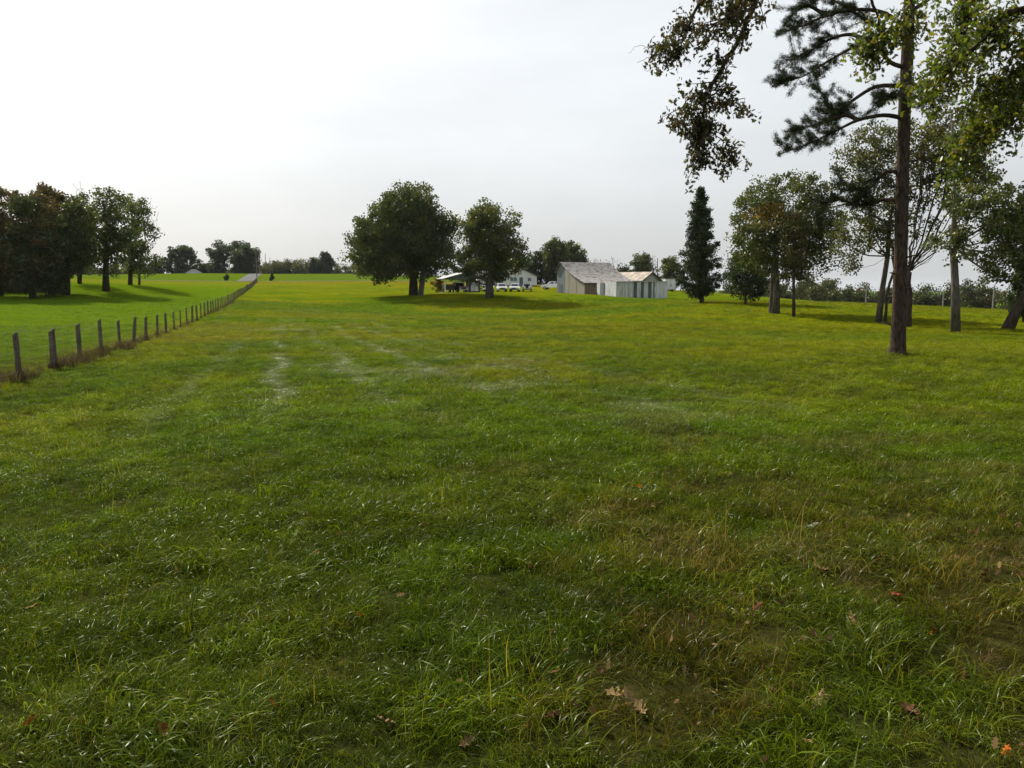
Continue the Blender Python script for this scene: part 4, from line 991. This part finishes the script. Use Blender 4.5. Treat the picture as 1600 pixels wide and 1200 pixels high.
for lb, nm, u, D, rot, st, tl in (('white van half hidden by the small oak trunk', 'parked_van', 763, 163, -82, 'van', False), ('white car facing the field, nearest to the small oak trunk', 'parked_car', 784, 161, -84, 'suv', False), ('white car facing the field, middle of the three', 'parked_car', 804.5, 162, -96, 'suv', False),
                                  ('white car seen from behind with spare wheel and red lights', 'parked_car', 823.5, 163, 88, 'suv', True)):
    vehicle(nm, lb, at_ground(u, D), R(rot), st, 'car_white', GC, tl)
vehicle('parked_pickup', 'white pickup seen side on beside the barn', at_ground(864, 176), R(158), 'pickup', 'car_white', GC)
vehicle('parked_pickup', 'dark red pickup under the carport', loc_cp(-.85, 2.2, .03), R(-60), 'pickup', 'car_dark')
def cart():
    r = thing('utility_trailer', 'black boxy trailer at the left side of the carport', 'trailer', loc_cp(-2.75, 1.0, .03), R(17))
    MB().box(-.85, .85, -.8, 1.6, .45, 1.35).build('box', 'car_black', r); MB().box(-.9, .9, -.85, 1.65, 1.352, 1.41).build('lid', 'dark', r)
    for s in (-1, 1): MB().cyl((s*.93, .4, .3), 'x', .3, .16, 14).build('wheel', 'tyre', r)
    MB().box(-.05, .05, -1.7, -.8, .4, .48).box(-.06, .06, -1.66, -1.58, .0, .4).build('tongue', 'dark', r)
cart()
tree_px('bush', 'yellow autumn bush left of the carport', 684, 455, 150, [(672, 694, 437, 456), (676, 692, 434, 450)], (684, 445), 220, cat='bush', ncl=40, nper=60, crad=.35, lsize=.16, r0=.05, pal=[(.22, .13, .015), (.17, .12, .015), (.12, .1, .015)])

def barn():
    Cn = at_ground(912.5, 136); e1 = np.array([.88, .47]); ang = math.atan2(e1[1], e1[0]); Lf = 10.2; Wd = 9.0
    r = thing('barn', 'weathered barn with rusty curved metal roof', 'barn', Cn, ang)
    # local: x along the front wall, y to the back; long roof slope faces -y
    prof = [(-.35, 1.86), (0, 1.98), (2.2, 2.7), (4.6, 3.75), (6.3, 4.72), (7.6, 5.55), (9.0, 4.05), (9.3, 3.75)]
    wl_ = [(0, -.5), (Wd, -.5), (Wd, 3.95), (7.6, 5.45), (6.3, 4.62), (4.6, 3.65), (2.2, 2.6), (0, 1.88)]
    # left gable end: blue-grey rear part and tan front part, split at y = 6.2
    ws = [(6.25, -.5), (Wd, -.5), (Wd, 3.95), (7.6, 5.45), (6.3, 4.62), (6.25, 4.58)]
    MB().prism(ws, 'x', 0, .12).build('grey_end_wall', 'barn_grey', r)
    for k in range(5):   # tan siding sheets
        y0, y1 = k*1.25, (k+1)*1.25; z = lambda y: np.interp(y, [0, 2.2, 4.6, 6.3], [1.88, 2.6, 3.65, 4.62])
        MB().prism([(y0+.012, -.5), (y1-.012, -.5), (y1-.012, float(z(y1))), (y0+.012, float(z(y0)))], 'x', .0 + .02*(k % 2), .10).build('siding_sheet', 'barn_tan', r)
    MB().prism(wl_, 'x', Lf-.12, Lf).build('far_end_wall', 'barn_grey', r)
    for k in range(12): MB().box(.13+k*.83, .13+(k+1)*.83-.02, .01*(k % 3), .09, -.5, 1.85+.02*(k % 2)).build('wall_board', 'barn_wood', r)
    MB().box(.13, Lf-.13, Wd-.12, Wd-.01, -.5, 3.93).build('rear_wall', 'barn_grey', r)
    MB().box(-.05, -.002, 7.3, 8.3, -.4, 1.7).build('end_door', 'dark_blue', r)
    rf = MB()
    n = len(prof); rf.prism(prof + [(p[0], p[1]-.07) for p in prof[::-1]], 'x', -.22, Lf+.22)
    roof = rf.build('roof', 'roof_dark', r)
    g = random.Random(3); ns = 12; w = (Lf+.6)/ns
    for k in range(ns):
        x0 = -.3 + k*w; dz = .012 + .012*(k % 2); f_ = prof[:6]
        top = [(p[0] - (.06 + .08*g.random() if i == 0 else 0), p[1]+dz+.045) for i, p in enumerate(f_)]; bot = [(p[0], p[1]+dz) for p in f_]
        MB().prism(top + bot[::-1], 'x', x0, x0+w-.015).build('roof_sheet', 'roof_rust', roof)
        f_ = prof[5:]; top = [(p[0], p[1]+dz+.045) for p in f_]; bot = [(p[0], p[1]+dz) for p in f_]
        MB().prism(top + bot[::-1], 'x', x0, x0+w-.015).build('roof_sheet', 'roof_rust', roof)
barn()
def tan_shed():
    b = at_ground(1015, 146); W = 5.0; Dp = 9; eh = 2.55; pk = 3.95
    r = thing('gabled_shed', 'grey gabled shed with tan metal roof beside the barn', 'shed', b, R(42))
    MB().prism([(-W/2, -.5), (W/2, -.5), (W/2, eh), (0, pk-.05), (-W/2, eh)], 'y', 0, Dp).build('wall', 'gable_grey', r)
    sl = (pk-eh)/(W/2); ov = .45
    for s in (-1, 1):
        p = [(0, pk), (s*(W/2+ov), eh-sl*ov+.04), (s*(W/2+ov), eh-sl*ov+.12), (0, pk+.08)]
        ro = MB().prism(p if s < 0 else p[::-1], 'y', -.4, Dp+.3).build('roof', 'roof_dark', r)
        for k in range(8):
            y0 = -.45+k*1.22; q = [(0, pk+.085+.01*(k % 2)), (s*(W/2+ov+.05), eh-sl*ov+.115+.01*(k % 2)), (s*(W/2+ov+.05), eh-sl*ov+.15+.01*(k % 2)), (0, pk+.12+.01*(k % 2))]
            MB().prism(q if s < 0 else q[::-1], 'y', y0, y0+1.2).build('roof_sheet', 'roof_tan', ro)
    MB().prism([(-W/2-.4, eh-.28), (0, pk-.02), (W/2+.4, eh-.28), (W/2+.4, eh-.1), (0, pk+.15), (-W/2-.4, eh-.1)], 'y', -.47, -.455).build('barge_board', 'dark', r)
    c = thing('dark_bin', 'small dark bin at the corner of the grey gabled shed', 'bin', at_ground(1030, 141), R(20))
    MB().box(-.3, .3, -.3, .3, -.1, .9).build('body', 'car_black', c); MB().box(-.34, .34, -.34, .34, .902, .97).build('lid', 'dark', c)
tan_shed()
def white_shed():
    A = at_ground(962, 128); Rr_ = at_ground(1025, 123.5); d = Rr_[:2]-A[:2]; Lf = np.linalg.norm(d); ang = math.atan2(d[1], d[0])
    base = A.copy(); base[2] = min(A[2], Rr_[2])
    r = thing('white_shed', 'low flat roofed white panel shed in front of the barn', 'shed', base, ang)
    # front panels with dark gaps (local x = 0..Lf)
    sc = Lf/63.0; H = 2.55
    spans = [(0, 12, 'white_panel'), (12.3, 19, 'white_panel'), (19.3, 27, 'white_panel'), (32.5, 38.5, 'white_panel'), (43, 49.5, 'white_panel'), (55, 57.5, 'white_panel'), (59.5, 63, 'white_panel')]
    for k, (a, b_, mt) in enumerate(spans): MB().box(a*sc, b_*sc, -.03*(k % 2), .06, -.15, H - .02*(k % 2)).build('panel', mt, r)
    for a, b_ in ((27, 32.5), (38.5, 43), (49.5, 55), (57.5, 59.5)): MB().box(a*sc+.005, b_*sc-.005, .12, .17, -.1, H-.03).build('gap_shade', 'dark_blue', r)  # dark sheets stand in for the shade inside the open gaps
    Dp = 3.4
    MB().box(-.12, Lf+.12, -.15, Dp+.1, H+.003, H+.09).build('roof', 'roof_white', r)
    MB().box(.06, Lf-.06, .3, Dp-.1, -.3, -.16).build('skid', 'dark', r)
    MB().box(Lf-.05, Lf, .07, Dp, -.15, H-.01).build('end_wall', 'white_panel', r)
    MB().box(.08, Lf-.08, Dp-.08, Dp, -.15, H-.01).build('rear_wall', 'white_panel', r)
    # splayed left wing towards the barn
    q = at_ground(932, 134.5); dv = Vector((q[0]-base[0], q[1]-base[1], 0)); dv.rotate(Matrix.Rotation(-ang, 3, 'Z')); wl2 = math.hypot(dv.x, dv.y); a2 = math.atan2(dv.y, dv.x)
    ca, sa = math.cos(a2), math.sin(a2)
    def slab2(t0, t1, z0, z1, off0, off1):
        pt = lambda t, o: (t*ca + o*sa - .03, t*sa - o*ca)
        p = [(*pt(t0, off0), z0), (*pt(t1, off0), z0), (*pt(t1, off1), z0), (*pt(t0, off1), z0)]; return p + [(x, y, z1) for x, y, _ in p]
    for k, (a, b_) in enumerate(((0, .26), (.265, .6), (.8, 1.0))): MB().quad_box(slab2(a*wl2, b_*wl2, -.1, H-.05-.03*k, .0, .07)).build('panel', 'white_panel', r)
    MB().quad_box(slab2(.6*wl2+.01, .8*wl2-.01, -.1, H-.12, -.12, -.07)).build('gap_shade', 'dark_blue', r)  # dark sheet painted as the shaded opening in the wing
white_shed()
def trailer():
    b = at_ground(1046, 168); r = thing('box_trailer', 'white box trailer right of the grey gabled shed', 'trailer', b, R(-12+24))
    MB().box(-1.15, 1.15, 0, 4.6, .35, 2.55).build('box', 'white_panel', r)
    MB().box(-1.2, 1.2, -.04, 4.64, 2.552, 2.62).build('roof', 'roof_white', r)
    for s in (-1, 1):
        d = MB().box(*sorted((s*.02, s*1.05)), -.05, -.002, .42, 2.45).build('rear_door', 'white', r); MB().box(*sorted((s*.12, s*.17)), -.09, -.052, 1.0, 1.6).build('latch', 'dark', d)
        for y in (1.7, 2.5): MB().cyl((s*1.18, y, .3), 'x', .32, .2, 14).build('wheel', 'tyre', r)
    MB().box(-1.0, 1.0, -.12, -.055, .22, .34).build('bumper', 'dark', r)
trailer()
def far_house():
    b = at_ground(305, 328); b[2] -= .9; r = thing('far_house', 'tiny white roofed house beyond the rise at far left', 'house', b, R(8))
    MB().prism([(-2.3, -.5), (2.3, -.5), (2.3, 1.2), (0, 2.5), (-2.3, 1.2)], 'y', 0, 6).build('wall', 'siding', r)
    for s in (-1, 1):
        p = [(0, 2.53), (s*2.7, 1.0), (s*2.7, 1.12), (0, 2.65)]; MB().prism(p if s < 0 else p[::-1], 'y', -.3, 6.3).build('roof', 'roof_white', r)
    MB().box(-.4, .4, -.05, -.002, -.3, .8).build('door', 'dark_blue', r)
far_house()
# poles
def pole(u, vb, vt, D, lb, r0, mat='pole', arm=False, group=None, sink=1.0):
    x = (u-800)/F*D; z = gz(x, D); top = P(u, vt, D)[2]
    r = thing('utility_pole' if arm else 'pole', lb, 'pole', (x, D, z), 0, group)
    MB().tube([(0, 0, -sink), (0, 0, (top-z)*.5), (0, 0, top-z)], [r0, r0*.9, r0*.75], 8).build('shaft', mat, r)
    if arm:
        MB().box(-1.2, 1.2, -.07, .07, top-z-.75, top-z-.6).build('crossarm', mat, r)
        for xx in (-1.05, 0.35, 1.05): MB().cyl((xx, 0, top-z-.5), 'z', .07, .2, 8).build('insulator', 'dark', r)
pole(405, 438, 386, 262, 'wooden utility pole with crossarm beside the driveway', .17, 'pole_dark', True)
pole(419, 430, 396, 345, 'thin pole seen just right of the utility pole', .14, 'pole_dark', group='thin far poles')
pole(426, 430, 402, 360, 'shorter thin pole above the small right evergreen', .12, 'pole_dark', group='thin far poles')
pole(1025, 450, 403, 215, 'thin grey pole behind the white box trailer', .13, 'pole_dark')
GP = 'pale posts along the right field edge'
for u, vb, vt, D, lb in ((1084, 455, 442, 185, 'pale post near the cedar'), (1350, 476, 446, 158, 'pale post left of the leaning slender tree'), (1470, 484, 452, 150, 'pale post left of the tall grey trunk'), (1548, 490, 446, 142, 'tall pale post between the grey trunk and leaning trunk')):
    pole(u, vb, vt, D, lb, .14, group=GP)

# ------------------------------------------------------------------ fallen leaves in the near grass
def leaf_meshes():
    out = {}
    g = np.random.default_rng(300)
    cols = {'tan': ((.13, .085, .038), (.23, .16, .078)), 'orange': ((.25, .065, .012), (.34, .1, .018)), 'brown': ((.07, .032, .018), (.11, .055, .03)), 'red': ((.15, .03, .018), (.2, .045, .025)), 'pale': ((.2, .21, .17), (.28, .29, .24))}
    for cn, (a, b_) in cols.items():
        mt = mat_noise('fallen_leaf_' + cn, a, b_, 30, .7)
        for k in range(2):
            v = []
            for ring in (1.0, .5, 0):
                for x, y in OAK if ring else [(0, 0)]:
                    X, Y = x*ring, y*ring if ring else 0; v.append((X, Y, .55*X*X*(3.4 if k else -2.4)+(.7 if k else .3)*Y*Y + .05*g.normal()*ring))
            n_ = len(OAK); f = [(i, (i+1) % n_, n_+(i+1) % n_, n_+i) for i in range(n_)] + [(n_+i, n_+(i+1) % n_, 2*n_) for i in range(n_)]
            st = len(v); v += [(-.012, -.5, .07), (.012, -.5, .07), (.01, -.72, .1), (-.01, -.72, .1)]; f.append((st, st+1, st+2, st+3))
            me = bpy.data.meshes.new('leaf'); me.from_pydata(v, [], f); me.materials.append(mt); out[(cn, k)] = me
    return out
LM = leaf_meshes()
LS = [(497, 865, 'orange', .07), (563, 962, 'orange', .06), (425, 972, 'brown', .08), (47, 1130, 'orange', .06), (253, 1146, 'red', .08), (47, 950, 'tan', .1), (435, 1107, 'red', .08), (743, 1047, 'red', .06), (600, 1132, 'tan', .09), (1087, 845, 'brown', .13), (998, 874, 'pale', .09),
      (1268, 820, 'pale', .11), (1337, 972, 'tan', .13), (1457, 990, 'orange', .09), (1282, 890, 'tan', .12), (1400, 930, 'red', .08), (985, 1100, 'tan', .13), (962, 1090, 'tan', .1), (1002, 1112, 'tan', .09), (1117, 1089, 'tan', .07), (1172, 1098, 'brown', .08), (1280, 1095, 'tan', .1), (1420, 1120, 'brown', .12),
      (1380, 867, 'orange', .07), (1260, 1160, 'tan', .1), (1205, 1080, 'brown', .07), (1570, 1180, 'orange', .055), (1000, 760, 'orange', .1), (1452, 752, 'tan', .12), (935, 1050, 'brown', .07), (860, 1120, 'brown', .08), (1500, 1060, 'brown', .1), (1540, 900, 'brown', .11), (1180, 950, 'brown', .1), (730, 1165, 'tan', .07), (330, 1010, 'brown', .07), (1330, 1030, 'tan', .08)]
def leaf_label(u, v, cn, s_):
    look = {'tan': 'dry tan oak leaf', 'orange': 'bright orange leaf', 'brown': 'dark brown leaf', 'red': 'dull red leaf', 'pale': 'pale bleached leaf'}[cn]
    big = 'large ' if s_ >= .12 else ('small ' if s_ <= .07 else '')
    row = 'in the bottom row of grass' if v > 1125 else 'near the bottom edge' if v > 1070 else 'low in the foreground' if v > 985 else 'in the middle foreground' if v > 895 else 'farther out in the grass' if v > 800 else 'farthest out in the near grass'
    col = 'at the left edge' if u < 120 else 'at left' if u < 380 else 'left of centre' if u < 700 else 'at centre' if u < 955 else 'by the bare spot' if u < 1010 and v > 1070 else 'right of centre' if u < 1190 else 'at right' if u < 1390 else 'at far right' if u < 1520 else 'in the right corner'
    return big + look + ' ' + row + ' ' + col
lab1 = {(985, 1100): 'largest of the tan leaves on the bare spot near the bottom edge', (962, 1090): 'left one of the tan leaves on the bare spot', (1002, 1112): 'right one of the tan leaves on the bare spot', (1205, 1080): 'small dark brown leaf between two tan leaves near the bottom edge'}
gl = random.Random(9)
for u, v_, cn, s_ in LS:
    p = ground(u, v_ + 8, 1.5, 30); me = LM[(cn, gl.randint(0, 1))]
    o = bpy.data.objects.new('fallen_leaf', me); C.objects.link(o)
    o.location = (p[0], p[1], p[2] + .03); o.scale = (s_*.95,)*3; o.rotation_euler = (gl.gauss(.25, .35), gl.gauss(0, .35), gl.uniform(0, 6.28))
    tag(o, lab1.get((u, v_)) or leaf_label(u, v_, cn, s_), 'leaf', 'fallen leaves in the near grass')

def leaf_litter():
    g = np.random.default_rng(320); N0 = 5200; r = np.sqrt(g.uniform(1.5**2, 8.5**2, N0)); an = g.uniform(-R(40), R(40), N0); x, y = r*np.sin(an), r*np.cos(an)
    k = g.uniform(0, 1, N0) < .03 + .5*litter(x, y); x, y = x[k], y[k]
    p = np.column_stack([x, y, height(x, y) + g.uniform(.012, .06, len(x))])
    v, f, c = leaf_cloud(p, 1, .01, .042, [(.085, .05, .026), (.12, .078, .038), (.06, .034, .02), (.15, .1, .05), (.09, .05, .02)], g, OAK, droop=0)
    tag(link('leaf_litter', fast_mesh('leaf_litter', v, f, c), 'dead'), 'crumbled brown leaf litter down among the near grass blades', 'leaf litter', kind='stuff')
leaf_litter()
# ------------------------------------------------------------------ thin autumn haze
hz = MB().box(-5200, 5200, -5200, 5200, -34, 34).mesh('haze')
hm = bpy.data.materials.new('haze'); hm.use_nodes = True; hn = hm.node_tree.nodes; hn.clear()
ho = hn.new('ShaderNodeOutputMaterial'); hv = hn.new('ShaderNodeVolumePrincipled'); hv.inputs['Color'].default_value = (.86, .92, 1, 1); hv.inputs['Density'].default_value = .000035; hv.inputs['Anisotropy'].default_value = .2
hm.node_tree.links.new(hv.outputs[0], ho.inputs['Volume'])
tag(link('haze', hz, hm), 'thin pale autumn haze over the fields', 'haze', kind='stuff')
print('tris', sum(len(o.data.loops) - 2*len(o.data.polygons) for o in scene.objects if o.type == 'MESH'))
